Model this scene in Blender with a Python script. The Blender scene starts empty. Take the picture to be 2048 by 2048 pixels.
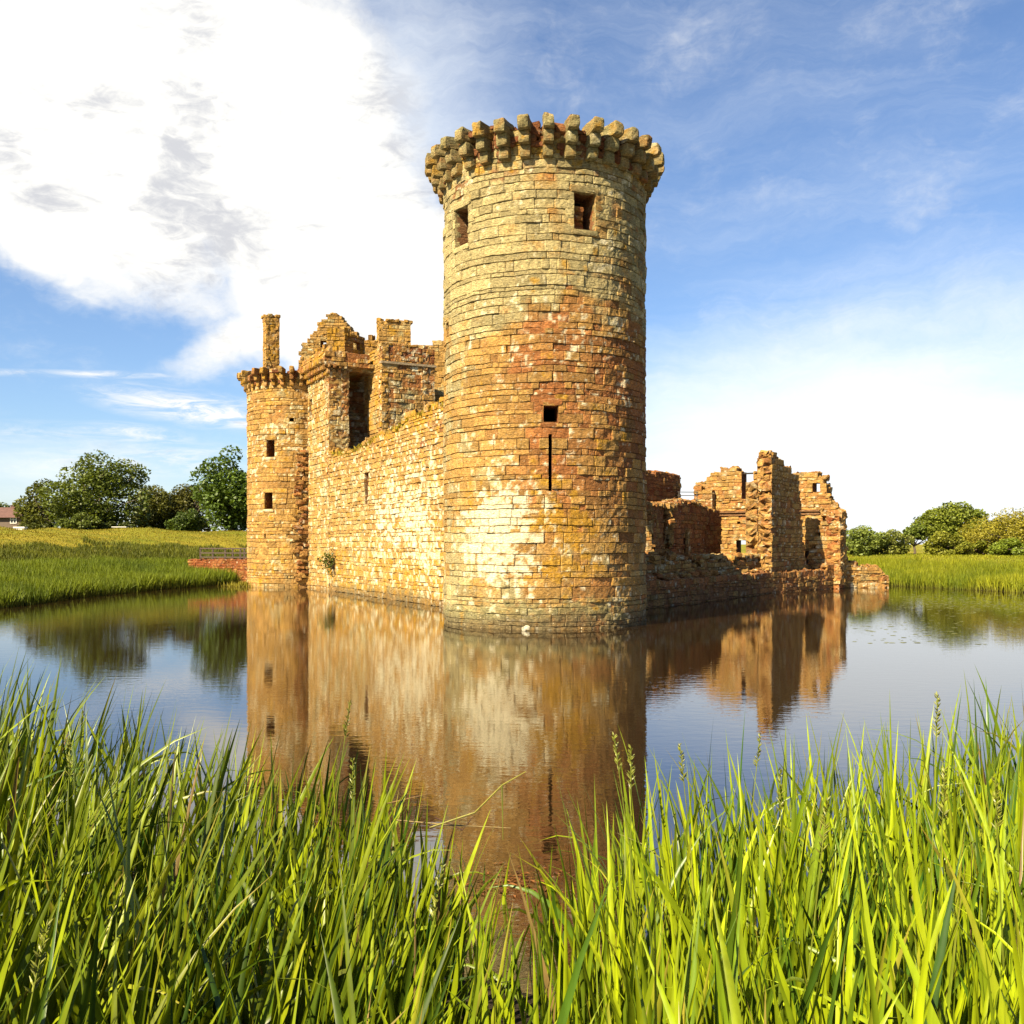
import bpy, math, random
import numpy as np
random.seed(7)
rng = np.random.default_rng(11)
scene = bpy.context.scene
COL = scene.collection
# ------------------------------------------------------------------ camera numbers (2048 px picture)
F = 1930.0; HOR = 1088.0; CH = 2.8
def at(px, py, D):
    return np.array([(px-1024.0)/F*D, D, CH+(HOR-py)/F*D])
def zz(py, D): return CH+(HOR-py)/F*D
SUN_AZ = np.array([-0.655, -0.756]); SUN_EL = math.radians(41)

ALB = .60
# ------------------------------------------------------------------ noise
def h3(ix, iy, iz, seed=0):
    ix = ix.astype(np.int64).astype(np.uint32); iy = iy.astype(np.int64).astype(np.uint32); iz = iz.astype(np.int64).astype(np.uint32)
    h = ix*np.uint32(374761393) ^ iy*np.uint32(668265263) ^ iz*np.uint32(2246822519) ^ np.uint32((seed*3266489917) & 0xffffffff)
    h = (h ^ (h >> np.uint32(13)))*np.uint32(1274126177)
    h = (h ^ (h >> np.uint32(16)))*np.uint32(2654435761)
    h = h ^ (h >> np.uint32(15))
    return h.astype(np.float64)/4294967295.0
def vn(P, s=1.0, seed=0):
    Q = P*s; I = np.floor(Q); f = Q-I; f = f*f*(3-2*f)
    r = 0
    for dx in (0, 1):
        wx = f[:, 0] if dx else 1-f[:, 0]
        for dy in (0, 1):
            wy = f[:, 1] if dy else 1-f[:, 1]
            for dz in (0, 1):
                wz = f[:, 2] if dz else 1-f[:, 2]
                r = r+wx*wy*wz*h3(I[:, 0]+dx, I[:, 1]+dy, I[:, 2]+dz, seed)
    return r
def fbm(P, s=1.0, o=4, seed=0):
    a = 0; t = 0; w = 1.0
    for i in range(o):
        a = a+w*vn(P, s*2**i, seed+i*17); t += w; w *= .5
    return a/t
def ss(a, b, x):
    t = np.clip((x-a)/(b-a), 0, 1); return t*t*(3-2*t)
def mix(a, b, t):
    return a*(1-t[:, None])+np.asarray(b)*t[:, None]

# ------------------------------------------------------------------ objects
def link(o, parent=None, **kw):
    COL.objects.link(o)
    if parent is not None: o.parent = parent
    for k, v in kw.items():
        if v is not None: o[k] = v
    return o
def mesh(name, V, Fq, mat, parent=None, col=None, smooth=False, tris=None, **kw):
    V = np.asarray(V, dtype=np.float32); Fq = np.asarray(Fq, dtype=np.int32).reshape(-1, 4)
    me = bpy.data.meshes.new(name)
    n4 = len(Fq); n3 = 0 if tris is None else len(tris)
    me.vertices.add(len(V)); me.vertices.foreach_set('co', V.ravel())
    loops = Fq.ravel()
    if n3: loops = np.concatenate([loops, np.asarray(tris, dtype=np.int32).ravel()])
    me.loops.add(len(loops)); me.loops.foreach_set('vertex_index', loops.astype(np.int32))
    me.polygons.add(n4+n3)
    st = np.concatenate([np.arange(n4)*4, n4*4+np.arange(n3)*3]).astype(np.int32)
    me.polygons.foreach_set('loop_start', st)
    me.polygons.foreach_set('use_smooth', np.full(n4+n3, smooth))
    if col is not None:
        a = me.color_attributes.new('Col', 'FLOAT_COLOR', 'POINT')
        c = np.ones((len(V), 4), dtype=np.float32); c[:, :3] = np.asarray(col)*ALB
        a.data.foreach_set('color', c.ravel())
    me.materials.append(mat)
    me.validate(); me.update()
    o = bpy.data.objects.new(name, me)
    return link(o, parent, **kw)
def thing(name, loc, label, cat, group=None, kind=None):
    o = bpy.data.objects.new(name, None); o.empty_display_size = .2
    o.location = loc
    link(o, None, label=label, category=cat, group=group, kind=kind)
    return o
def under(o, parent):
    # keep world coordinates of a child whose mesh is written in world space
    o.parent = parent; o.matrix_parent_inverse.identity()
    o.location = (-parent.location[0], -parent.location[1], -parent.location[2])
    return o

# ------------------------------------------------------------------ materials
def newmat(name):
    m = bpy.data.materials.new(name); m.use_nodes = True
    nt = m.node_tree; nt.nodes.clear(); return m, nt
def N(nt, t, **kw):
    n = nt.nodes.new(t)
    for k, v in kw.items():
        if k == 'inp':
            for a, b in v.items(): n.inputs[a].default_value = b
        else: setattr(n, k, v)
    return n
def mat_stone(name, bump=.6, rough=.92, scale=1.0, spots=.5):
    m, nt = newmat(name); L = nt.links.new
    out = N(nt, 'ShaderNodeOutputMaterial'); b = N(nt, 'ShaderNodeBsdfPrincipled')
    b.inputs['Roughness'].default_value = rough; b.inputs['Specular IOR Level'].default_value = .15
    a = N(nt, 'ShaderNodeAttribute', attribute_name='Col')
    tc = N(nt, 'ShaderNodeNewGeometry')
    n1 = N(nt, 'ShaderNodeTexNoise', inp={'Scale': 9*scale, 'Detail': 6, 'Roughness': .7})
    n2 = N(nt, 'ShaderNodeTexNoise', inp={'Scale': 34*scale, 'Detail': 3, 'Roughness': .6})
    mp = N(nt, 'ShaderNodeMapping'); mp.inputs['Scale'].default_value = (1, 1, 3.6)
    L(tc.outputs['Position'], mp.inputs[0]); L(mp.outputs[0], n1.inputs['Vector']); L(tc.outputs['Position'], n2.inputs['Vector'])
    mr = N(nt, 'ShaderNodeMapRange', inp={'From Min': .3, 'From Max': .7, 'To Min': .32, 'To Max': 1.68})
    L(n1.outputs['Fac'], mr.inputs[0])
    mr2 = N(nt, 'ShaderNodeMapRange', inp={'From Min': .3, 'From Max': .7, 'To Min': .72, 'To Max': 1.28})
    L(n2.outputs['Fac'], mr2.inputs[0])
    mu = N(nt, 'ShaderNodeMath', operation='MULTIPLY'); L(mr.outputs[0], mu.inputs[0]); L(mr2.outputs[0], mu.inputs[1])
    vm = N(nt, 'ShaderNodeVectorMath', operation='SCALE'); L(a.outputs['Color'], vm.inputs[0]); L(mu.outputs[0], vm.inputs['Scale'])
    # pale crusty lichen dots
    n3 = N(nt, 'ShaderNodeTexNoise', inp={'Scale': 11*scale, 'Detail': 5, 'Roughness': .8})
    L(tc.outputs['Position'], n3.inputs['Vector'])
    r3 = N(nt, 'ShaderNodeMapRange', inp={'From Min': .60, 'From Max': .66, 'To Min': 0, 'To Max': spots}); L(n3.outputs['Fac'], r3.inputs[0])
    mx = N(nt, 'ShaderNodeMix', data_type='RGBA'); L(r3.outputs[0], mx.inputs[0]); L(vm.outputs[0], mx.inputs[6])
    mx.inputs[7].default_value = (.40, .34, .23, 1)
    L(mx.outputs[2], b.inputs['Base Color'])
    bp = N(nt, 'ShaderNodeBump', inp={'Strength': bump, 'Distance': .05})
    ad = N(nt, 'ShaderNodeMath', operation='MULTIPLY_ADD', inp={1: .35}); L(n2.outputs['Fac'], ad.inputs[0]); L(n1.outputs['Fac'], ad.inputs[2])
    L(ad.outputs[0], bp.inputs['Height']); L(bp.outputs[0], b.inputs['Normal'])
    L(b.outputs[0], out.inputs[0]); return m
def mat_leaf(name, trans=.35, rough=.45, spec=.35, tint=(1, 1, 1), streak=False):
    m, nt = newmat(name); L = nt.links.new
    out = N(nt, 'ShaderNodeOutputMaterial'); b = N(nt, 'ShaderNodeBsdfPrincipled')
    b.inputs['Roughness'].default_value = rough; b.inputs['Specular IOR Level'].default_value = spec
    a = N(nt, 'ShaderNodeAttribute', attribute_name='Col')
    src = a.outputs['Color']
    if streak:
        g = N(nt, 'ShaderNodeNewGeometry'); n = N(nt, 'ShaderNodeTexNoise', inp={'Scale': 14, 'Detail': 4})
        mp = N(nt, 'ShaderNodeMapping'); mp.inputs['Scale'].default_value = (3, 3, .35)
        L(g.outputs['Position'], mp.inputs[0]); L(mp.outputs[0], n.inputs['Vector'])
        mr = N(nt, 'ShaderNodeMapRange', inp={'From Min': .3, 'From Max': .7, 'To Min': .75, 'To Max': 1.25}); L(n.outputs['Fac'], mr.inputs[0])
        vm = N(nt, 'ShaderNodeVectorMath', operation='SCALE'); L(src, vm.inputs[0]); L(mr.outputs[0], vm.inputs['Scale']); src = vm.outputs[0]
    L(src, b.inputs['Base Color'])
    t = N(nt, 'ShaderNodeBsdfTranslucent'); v2 = N(nt, 'ShaderNodeVectorMath', operation='MULTIPLY')
    v2.inputs[1].default_value = (1.25, 1.2, .5); L(src, v2.inputs[0]); L(v2.outputs[0], t.inputs['Color'])
    mx = N(nt, 'ShaderNodeMixShader', inp={0: trans}); L(b.outputs[0], mx.inputs[1]); L(t.outputs[0], mx.inputs[2])
    L(mx.outputs[0], out.inputs[0]); return m
def mat_plain(name, col, rough=.7, var=.2, scale=6, bump=.2):
    m, nt = newmat(name); L = nt.links.new
    out = N(nt, 'ShaderNodeOutputMaterial'); b = N(nt, 'ShaderNodeBsdfPrincipled'); b.inputs['Roughness'].default_value = rough
    g = N(nt, 'ShaderNodeNewGeometry'); n = N(nt, 'ShaderNodeTexNoise', inp={'Scale': scale, 'Detail': 5}); L(g.outputs['Position'], n.inputs['Vector'])
    mr = N(nt, 'ShaderNodeMapRange', inp={'From Min': .3, 'From Max': .7, 'To Min': 1-var, 'To Max': 1+var}); L(n.outputs['Fac'], mr.inputs[0])
    vm = N(nt, 'ShaderNodeVectorMath', operation='SCALE'); vm.inputs[0].default_value = tuple(c_*.75 for c_ in col); L(mr.outputs[0], vm.inputs['Scale'])
    L(vm.outputs[0], b.inputs['Base Color'])
    bp = N(nt, 'ShaderNodeBump', inp={'Strength': bump, 'Distance': .02}); L(n.outputs['Fac'], bp.inputs['Height']); L(bp.outputs[0], b.inputs['Normal'])
    L(b.outputs[0], out.inputs[0]); return m
M_ST = mat_stone('sandstone', bump=1.0, spots=.75); M_STF = mat_stone('sandstone_far', bump=.8, scale=.6, spots=.6); M_RUB = mat_stone('rubble', bump=1.0, scale=.9, spots=.25)
M_REED = mat_leaf('reed_leaf', trans=.16, rough=.40, spec=.32, streak=True); M_TREE = mat_leaf('tree_leaf', trans=.3, rough=.5, spec=.25); M_FAR = mat_leaf('far_reed', trans=.3, rough=.55, spec=.2)
M_BARK = mat_plain('bark', (.09, .065, .04), .9, .35, 5, .6); M_WOOD = mat_plain('rail_wood', (.055, .03, .018), .7, .3, 9)
M_METAL = mat_plain('steel_bar', (.07, .06, .055), .5, .1, 9); M_WHITE = mat_plain('white_paint', (.75, .72, .66), .6, .05, 4)
M_ROOF = mat_plain('red_tile', (.12, .055, .042), .8, .25, 3); M_HOUSE = mat_plain('house_render', (.12, .085, .065), .9, .1, 2); M_DARK = mat_plain('dark_interior', (.02, .014, .01), .9, .1, 2)
M_GLASS = mat_plain('window_glass', (.03, .04, .05), .1, .05, 2, 0)

# ------------------------------------------------------------------ stone colours
RED = np.array([.33, .125, .038]); YEL = np.array([.41, .232, .066]); PALE = np.array([.40, .320, .150]); WHI = np.array([.74, .65, .44])
ORG = np.array([.44, .230, .018]); RUST = np.array([.21, .052, .015]); DK = np.array([.10, .065, .035]); GRN = np.array([.24, .22, .10])
def stonecol(P, r, s2, zone, seed=0):
    """P points, r (n,3) random per stone, zone(P)-> dict of weights in 0..1"""
    n = len(P); z = zone(P)
    g = lambda k: np.broadcast_to(np.asarray(z.get(k, 0.0), dtype=float), (n,))
    big = fbm(P, .45, 3, seed+1); med = fbm(P, 1.6, 4, seed+2); fine = fbm(P, 6.0, 3, seed+3)
    c = np.tile(RED, (n, 1))
    c = mix(c, YEL, ss(.2, .9, r[:, 0]*.65+big*.5+g('yel')-.3+0*med))
    c = mix(c, PALE, ss(.35, .8, g('pale')*.9+(med-.5)*1.2+(r[:, 1]-.5)*.45))
    c = c*(.68+.62*r[:, 2])[:, None]
    c = mix(c, RUST, ss(.55, .8, g('rust')*.7+(med-.5)*1.0+(r[:, 1]-.5)*.5)*.8)
    c = mix(c, GRN, ss(.5, .9, g('green')*.8+(fine-.5)*.9+(big-.5)*.6)*.75)
    m2 = fbm(P, 2.9, 5, seed+9)
    c = mix(c, ORG, ss(.64, .78, m2*.8+g('org')*.38+(r[:, 0]-.5)*.12)*.8)
    m3 = fbm(P, 6.5, 4, seed+21); m4 = fbm(P, .8, 3, seed+22)
    c = mix(c, WHI, ss(.60, .74, m3*.72+m4*.16+g('whi')*.38+(r[:, 1]-.5)*.20)*.9)
    c = mix(c, DK, g('dark')*(.55+.45*fine))
    return np.clip(c, 0, .82)

# ------------------------------------------------------------------ masonry: a wall of coursed stones with real joints, holes and broken edges
def mk_courses(z0, z1, h, seed, var=.48):
    r = np.random.default_rng(seed); b = [z0]
    while b[-1] < z1: b.append(b[-1]+h*(1+var*(r.random()*2-1)))
    return np.array(b)
def masonry(name, mat, parent, U, z0, z1, mapf, zone, T=1.0, top=None, left=None, right=None, rag=.5, holes=(), wrap=False,
            ch=.33, sw=.6, jw=.018, jd=.035, prot=.035, rows=4, jit=.07, layers=None, seed=0, keepf=None, warp=.03, back=True, **kw):
    rs = np.random.default_rng(seed+100)
    C = mk_courses(z0, z1, ch, seed)
    hz = [v for h in holes for v in (h[2], h[3])]
    Z = []
    for i in range(len(C)-1):
        a, b = C[i], C[i+1]; Z += [a]; Z += list(np.linspace(a+jw, b-jw, rows))
    Z.append(C[-1]); Z = np.array(sorted(Z+hz)); U = np.array(sorted(list(U)+[v for h in holes for v in (h[0], h[1])]))
    Z = Z[np.concatenate([[True], np.diff(Z) > 1e-3])]; U = U[np.concatenate([[True], np.diff(U) > 1e-3])]
    nu, nz = len(U), len(Z); L = U[-1]-U[0]
    # stones
    def stones(u, z):
        ci = np.clip(np.searchsorted(C, z, side='right')-1, 0, len(C)-2)
        eu = np.zeros(u.shape); us = np.zeros(u.shape); ids = np.zeros(u.shape)
        for k in range(len(C)-1):
            m = ci == k
            if not m.any(): continue
            r = np.random.default_rng(seed*977+k); hgt = C[k+1]-C[k]; w = sw*(hgt/ch)**.5
            n = max(3, int(L/w)); e = np.cumsum(.38+1.25*r.random(n)**1.3); e = U[0]+np.concatenate([[0], e/e[-1]*L])
            if not wrap: e = e+(r.random()-.5)*w*.8; e[0] = U[0]-1; e[-1] = U[-1]+1
            j = np.clip(np.searchsorted(e, u[m], side='right')-1, 0, n-1)
            eu[m] = np.minimum(u[m]-e[j], e[j+1]-u[m]); us[m] = .5*(np.clip(e[j], U[0], U[-1])+np.clip(e[j+1], U[0], U[-1])); ids[m] = k*1000+j
        ez = np.minimum(np.abs(z-C[ci]), np.abs(C[np.minimum(ci+1, len(C)-1)]-z))
        return ids, eu, ez, us, .5*(C[ci]+C[ci+1]), ci
    gu, gz = np.meshgrid(U, Z, indexing='ij'); fu, fz = gu.ravel(), gz.ravel()
    ids, eu, ez, us, zs, ci = stones(fu, fz)
    idx = ids.astype(np.int64)
    r3 = np.stack([h3(idx, idx*0, idx*0+k, seed+5) for k in range(3)], 1)
    # mask
    cu = .5*(U[1:]+U[:-1]); cz = .5*(Z[1:]+Z[:-1]); mu, mz = np.meshgrid(cu, cz, indexing='ij'); mu, mz = mu.ravel(), mz.ravel()
    cid, _, _, cus, czs, _ = stones(mu, mz); ci64 = cid.astype(np.int64)
    rr = h3(ci64, ci64*0+3, ci64*0, seed+6)-.5; rr2 = h3(ci64, ci64*0+4, ci64*0, seed+6)-.5
    K = np.ones(len(mu), bool)
    if top is not None: K &= (czs+rr*rag*.8 < top(cus))
    if left is not None: K &= (cus+rr2*rag > left(czs))
    if right is not None: K &= (cus+rr2*rag < right(czs))
    for h in holes: K &= ~((mu > h[0]) & (mu < h[1]) & (mz > h[2]) & (mz < h[3]))
    if keepf is not None: K &= keepf(mu, mz)
    K = K.reshape(nu-1, nz-1)
    # displaced surface
    w0 = mapf(fu, fz, fz*0)
    lowu = ((fbm(w0, .8, 2, seed+31)-.5)*2.4+(fbm(w0, 3.2, 2, seed+32)-.5)*1.2)*warp; 
    jn = fbm(w0, 1.3, 3, seed+33); jstr = ss(.25, .6, jn)
    inner = np.minimum(.35+.65*ss(0, jw*1.3, eu), ss(0, jw*.9, ez))
    rough = (fbm(w0, 6.0, 4, seed+34)-.5)*.075+(fbm(w0, 1.1, 3, seed+37)-.5)*.08+(r3[:, 1]-.5)*.09*np.clip(fu-us, -.4, .4)+(r3[:, 2]-.5)*.16*(fz-zs)
    disp = -jd*(1-inner)*(.35+.65*jstr)+(r3[:, 0]-.5)*prot*2*inner+rough
    ztop = Z[-1]
    nearhole = np.ones(len(fu))
    for h in holes:
        dd = np.maximum(np.maximum(h[0]-fu, fu-h[1]), np.maximum(h[2]-fz, fz-h[3])); nearhole *= ss(.0, .25, dd)
    zw = fz+lowu*nearhole; zw = np.where(fz <= z0+.01, fz, zw)
    W0 = mapf(fu+lowu*.5*nearhole, zw, -disp)
    col = stonecol(W0, r3, None, zone, seed)
    mort = (1-np.minimum(.3+.7*ss(0, jw*.8, eu), ss(0, jw*.6, ez)))*(.3+.7*jstr)
    col = mix(col, np.array([.13, .075, .035]), mort*.5)
    V = [W0]; CC = [col]; Q = []
    def vid(i, j): return (i % (nu-1) if wrap else i)*nz+j
    I, J = np.nonzero(K)
    I2 = (I+1) % (nu-1) if wrap else I+1
    Q.append(np.stack([I*nz+J, I2*nz+J, I2*nz+J+1, I*nz+J+1], 1))
    off = len(W0)
    if back:
        WB = mapf(fu, zw, fz*0+T); V.append(WB); CC.append(col*.8)
        Q.append(np.stack([I*nz+J, I*nz+J+1, I2*nz+J+1, I2*nz+J], 1)+off)
        # side faces at every boundary of the mask
        if wrap: Kp = np.concatenate([K[-1:], K, K[:1]], 0)
        else: Kp = np.pad(K, ((1, 1), (0, 0)))
        E = []
        a, b = np.nonzero(Kp[:-1] != Kp[1:])            # vertical edges at column a
        if wrap: sel = a < nu-1; a, b = a[sel], b[sel]
        s = Kp[a, b]; n1 = a*nz+b; n2 = a*nz+b+1; E.append(np.stack([np.where(s, n1, n2), np.where(s, n2, n1)], 1))
        Kz = np.pad(K, ((0, 0), (1, 1)))
        a, b = np.nonzero(Kz[:, :-1] != Kz[:, 1:]); s = Kz[a, b]; a2 = (a+1) % (nu-1) if wrap else a+1
        n1 = a*nz+b; n2 = a2*nz+b; E.append(np.stack([np.where(s, n2, n1), np.where(s, n1, n2)], 1))
        E = np.concatenate(E); nodes, inv = np.unique(E, return_inverse=True); inv = inv.reshape(E.shape)
        Lk = layers if layers else max(2, int(T/.14)); prev = nodes.copy(); base = off*2
        front = nodes
        hn = np.zeros(len(nodes))
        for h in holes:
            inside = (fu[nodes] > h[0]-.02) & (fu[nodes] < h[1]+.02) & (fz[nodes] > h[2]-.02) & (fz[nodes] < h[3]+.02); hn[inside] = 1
        for k in range(1, Lk+1):
            if k == Lk: cur = nodes+off
            else:
                w = T*k/Lk
                P = mapf(fu[nodes], zw[nodes], np.full(len(nodes), w))
                cellP = P*np.array([3.2, 3.2, 6.0])
                q = np.floor(cellP+(fbm(P, 2.0, 2, seed+41)[:, None]-.5)*1.5)
                jj = np.stack([h3(q[:, 0], q[:, 1], q[:, 2], seed+42+m)-.5 for m in range(3)], 1)
                jj += (np.stack([vn(P, 5.0, seed+52+m) for m in range(3)], 1)-.5)*.8
                amp = jit*(1-.8*hn)
                P = P+jj*amp[:, None]*1.6
                P[:, 2] = np.where(fz[nodes] <= z0+.01, z0, P[:, 2])
                rj = np.stack([h3(q[:, 0], q[:, 1], q[:, 2], seed+62+m) for m in range(3)], 1)
                V.append(P); CC.append(mix(stonecol(P, rj, None, zone, seed+3)*(.75+.35*rj[:, :1]), RUST*.9, hn*.75)); cur = base+np.arange(len(nodes)); base += len(nodes)  # opening reveals tinted dark rust red, painting in their shade
            Q.append(np.stack([prev[inv[:, 0]], cur[inv[:, 0]], cur[inv[:, 1]], prev[inv[:, 1]]], 1))
            prev = cur
    V = np.concatenate(V); CC = np.concatenate(CC); Q = np.concatenate(Q)
    used = np.zeros(len(V), bool); used[Q.ravel()] = True; remap = np.cumsum(used)-1
    o = mesh(name, V[used], remap[Q], mat, None, CC[used], **kw)
    if parent is not None: under(o, parent)
    return o
def planemap(P0, d, n):
    P0 = np.asarray(P0, float)[:2]; d = np.asarray(d, float); d = d/np.linalg.norm(d); n = np.asarray(n, float); n = n/np.linalg.norm(n)
    def f(u, z, w): return np.stack([P0[0]+d[0]*u-n[0]*w, P0[1]+d[1]*u-n[1]*w, z], 1)
    return f
def cylmap(c, R, flare=None):
    def f(u, z, w):
        a = u/R; rr = R-w
        if flare is not None: rr = rr+flare(z)
        return np.stack([c[0]+np.sin(a)*rr, c[1]-np.cos(a)*rr, z], 1)     # a = 0 faces -Y (the camera), grows to +X
    return f
def prof(pts):
    x = np.array([p[0] for p in pts]); y = np.array([p[1] for p in pts]); return lambda u: np.interp(u, x, y)

# ------------------------------------------------------------------ rough blocks
def unit_block(n=5, rnd=.25):
    t = np.linspace(-1, 1, n+1); V = []; Q = []
    for ax in range(3):
        for s in (-1, 1):
            a, b = np.meshgrid(t, t, indexing='ij'); P = np.zeros((n+1, n+1, 3)); o = [k for k in range(3) if k != ax]
            P[..., ax] = s; P[..., o[0]] = a; P[..., o[1]] = b; base = sum(len(v) for v in V); V.append(P.reshape(-1, 3))
            I, J = np.meshgrid(np.arange(n), np.arange(n), indexing='ij'); I, J = I.ravel(), J.ravel(); w = n+1
            q = np.stack([I*w+J, (I+1)*w+J, (I+1)*w+J+1, I*w+J+1], 1)+base
            flip = (s > 0) ^ (ax == 1)
            Q.append(q if flip else q[:, ::-1])
    V = np.concatenate(V); Q = np.concatenate(Q)
    nrm = V/np.linalg.norm(V, axis=1)[:, None]; l = (np.abs(V)**12).sum(1)**(1/12)
    V = V/l[:, None]*(1-rnd)+nrm*rnd*1.15
    return V, Q
UB, UQ = unit_block(5, .05); UB3, UQ3 = unit_block(3, .18)
class Rough:
    def __init__(s): s.V = []; s.Q = []; s.C = []; s.n = 0
    def block(s, c, size, ax=(1, 0), col=None, amp=.03, tilt=(0, 0), sharp=False, seed=None, zone=None):
        """c centre, size full (along ax, across ax, up)"""
        B, Q = (UB3, UQ3) if sharp else (UB, UQ)
        d = np.array(ax, float); d /= np.linalg.norm(d); e = np.array([-d[1], d[0]])
        P = B*np.array(size)/2
        P = P.copy(); P[:, 2] += P[:, 0]*tilt[0]+P[:, 1]*tilt[1]
        W = np.stack([c[0]+d[0]*P[:, 0]+e[0]*P[:, 1], c[1]+d[1]*P[:, 0]+e[1]*P[:, 1], c[2]+P[:, 2]], 1)
        if amp: W = W+(np.stack([fbm(W, 4.0, 3, 71+k) for k in range(3)], 1)-.5)*amp*2.5
        r = np.tile(rng.random(3), (len(W), 1))
        cc = stonecol(W, r, None, zone or (lambda P: {}), 3) if col is None else np.tile(np.asarray(col)*(.8+.4*rng.random()), (len(W), 1))*(.8+.4*vn(W, 5, 3))[:, None]
        s.V.append(W); s.Q.append(Q+s.n); s.C.append(cc); s.n += len(W)
    def build(s, name, mat, parent=None, **kw):
        o = mesh(name, np.concatenate(s.V), np.concatenate(s.Q), mat, None, np.concatenate(s.C), **kw)
        if parent is not None: under(o, parent)
        return o
def tube_data(pts, rad, n=7):
    pts = np.asarray(pts, float); m = len(pts); V = []; 
    for i in range(m):
        t = pts[min(i+1, m-1)]-pts[max(i-1, 0)]; t /= np.linalg.norm(t)+1e-9
        a = np.cross(t, [0, 0, 1.]) if abs(t[2]) < .95 else np.cross(t, [1., 0, 0]); a /= np.linalg.norm(a); b = np.cross(t, a)
        th = np.arange(n)/n*2*np.pi; V.append(pts[i]+rad[i]*(np.cos(th)[:, None]*a+np.sin(th)[:, None]*b))
    V = np.concatenate(V); Q = [[i*n+j, i*n+(j+1) % n, (i+1)*n+(j+1) % n, (i+1)*n+j] for i in range(m-1) for j in range(n)]
    return V, np.array(Q)
def join(parts):
    V = []; Q = []; n = 0
    for v, q in parts: V.append(v); Q.append(np.asarray(q)+n); n += len(v)
    return np.concatenate(V), np.concatenate(Q)
def boxd(x0, x1, y0, y1, z0, z1):
    V = np.array([[x, y, z] for x in (x0, x1) for y in (y0, y1) for z in (z0, z1)], float)
    Q = np.array([[0, 1, 3, 2], [4, 6, 7, 5], [0, 4, 5, 1], [2, 3, 7, 6], [0, 2, 6, 4], [1, 5, 7, 3]]); return V, Q
def obox(P0, d, L, n_, W, z0, z1):
    """box from P0 along d for L, along n_ for W"""
    d = np.array(d, float)/np.linalg.norm(d); n_ = np.array(n_, float)/np.linalg.norm(n_)
    V, Q = boxd(0, L, 0, W, z0, z1); X = np.stack([P0[0]+d[0]*V[:, 0]+n_[0]*V[:, 1], P0[1]+d[1]*V[:, 0]+n_[1]*V[:, 1], V[:, 2]], 1)
    if d[0]*n_[1]-d[1]*n_[0] < 0: Q = Q[:, ::-1]
    return X, Q

# ================================================================== TERRAIN
WATER_POLY = np.array([(-40, 22), (-30, 19.5), (-18, 17), (-9.2, 13), (-4.6, 9.6), (-2.6, 8), (-.8, 6.5), (.6, 5.7), (1.5, 6.2), (3, 7.6), (5, 9.2), (9, 12), (16, 16), (30, 22), (50, 30),
    (40, 42), (33, 50), (29.5, 55.7), (25.6, 64.8), (24.5, 72), (15, 79), (0, 81), (-12, 76), (-18.6, 70.5), (-20.2, 67.5), (-22, 58.7), (-22.9, 50.5), (-22.6, 42.6), (-27, 37), (-38, 33), (-44, 28)], float)
ISLE = np.array([(-12.6, 62.3), (-3.3, 44), (.5, 39), (5.2, 42.6), (14.2, 56), (21, 62.5), (21, 69), (-10, 71)], float)
def sdist(X, Y, poly):
    d = np.full(X.shape, 1e9); ins = np.zeros(X.shape, bool); n = len(poly)
    for i in range(n):
        a = poly[i]; b = poly[(i+1) % n]; e = b-a; t = np.clip(((X-a[0])*e[0]+(Y-a[1])*e[1])/(e@e), 0, 1)
        d = np.minimum(d, np.hypot(X-a[0]-t*e[0], Y-a[1]-t*e[1]))
        c = ((a[1] > Y) != (b[1] > Y)); 
        with np.errstate(divide='ignore', invalid='ignore'): xi = (b[0]-a[0])*(Y-a[1])/(b[1]-a[1]+1e-12)+a[0]
        ins ^= c & (X < xi)
    return np.where(ins, -d, d)
def ground_z(X, Y):
    X = np.asarray(X, float); Y = np.asarray(Y, float)
    P = np.stack([X, Y, X*0], 1); d = sdist(X, Y, WATER_POLY)+(fbm(P, .5, 3, 5)-.5)*1.0
    near = 1-ss(18, 30, Y); left = 1-ss(-14, 6, X)
    zn = 1.25*ss(0, 8.5, d)
    und = (fbm(P, .11, 3, 8)-.5)
    zl = 3.9*ss(-2, 25, d)*(1-.22*ss(25, 60, d))-.04+und*1.7*ss(8, 25, d); zr = 1.75*ss(-1, 15, d)+.25*ss(15, 60, d)+und*.25*ss(5, 20, d)
    zl = zl*(1-.25*ss(-26, -18, X)*(1-ss(95, 140, Y)))
    z = near*zn+(1-near)*(left*zl+(1-left)*zr)
    far = ss(150, 320, np.hypot(X, Y)); z = z*(1-far)+far*1.6
    z = np.where(d < 0, -.9*(1-np.exp(d/1.2)), z)
    i = -sdist(X, Y, ISLE); z = np.where(i > 0, np.maximum(z, 1.0*ss(0, 1.0, i)-.2), z)
    return z
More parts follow.
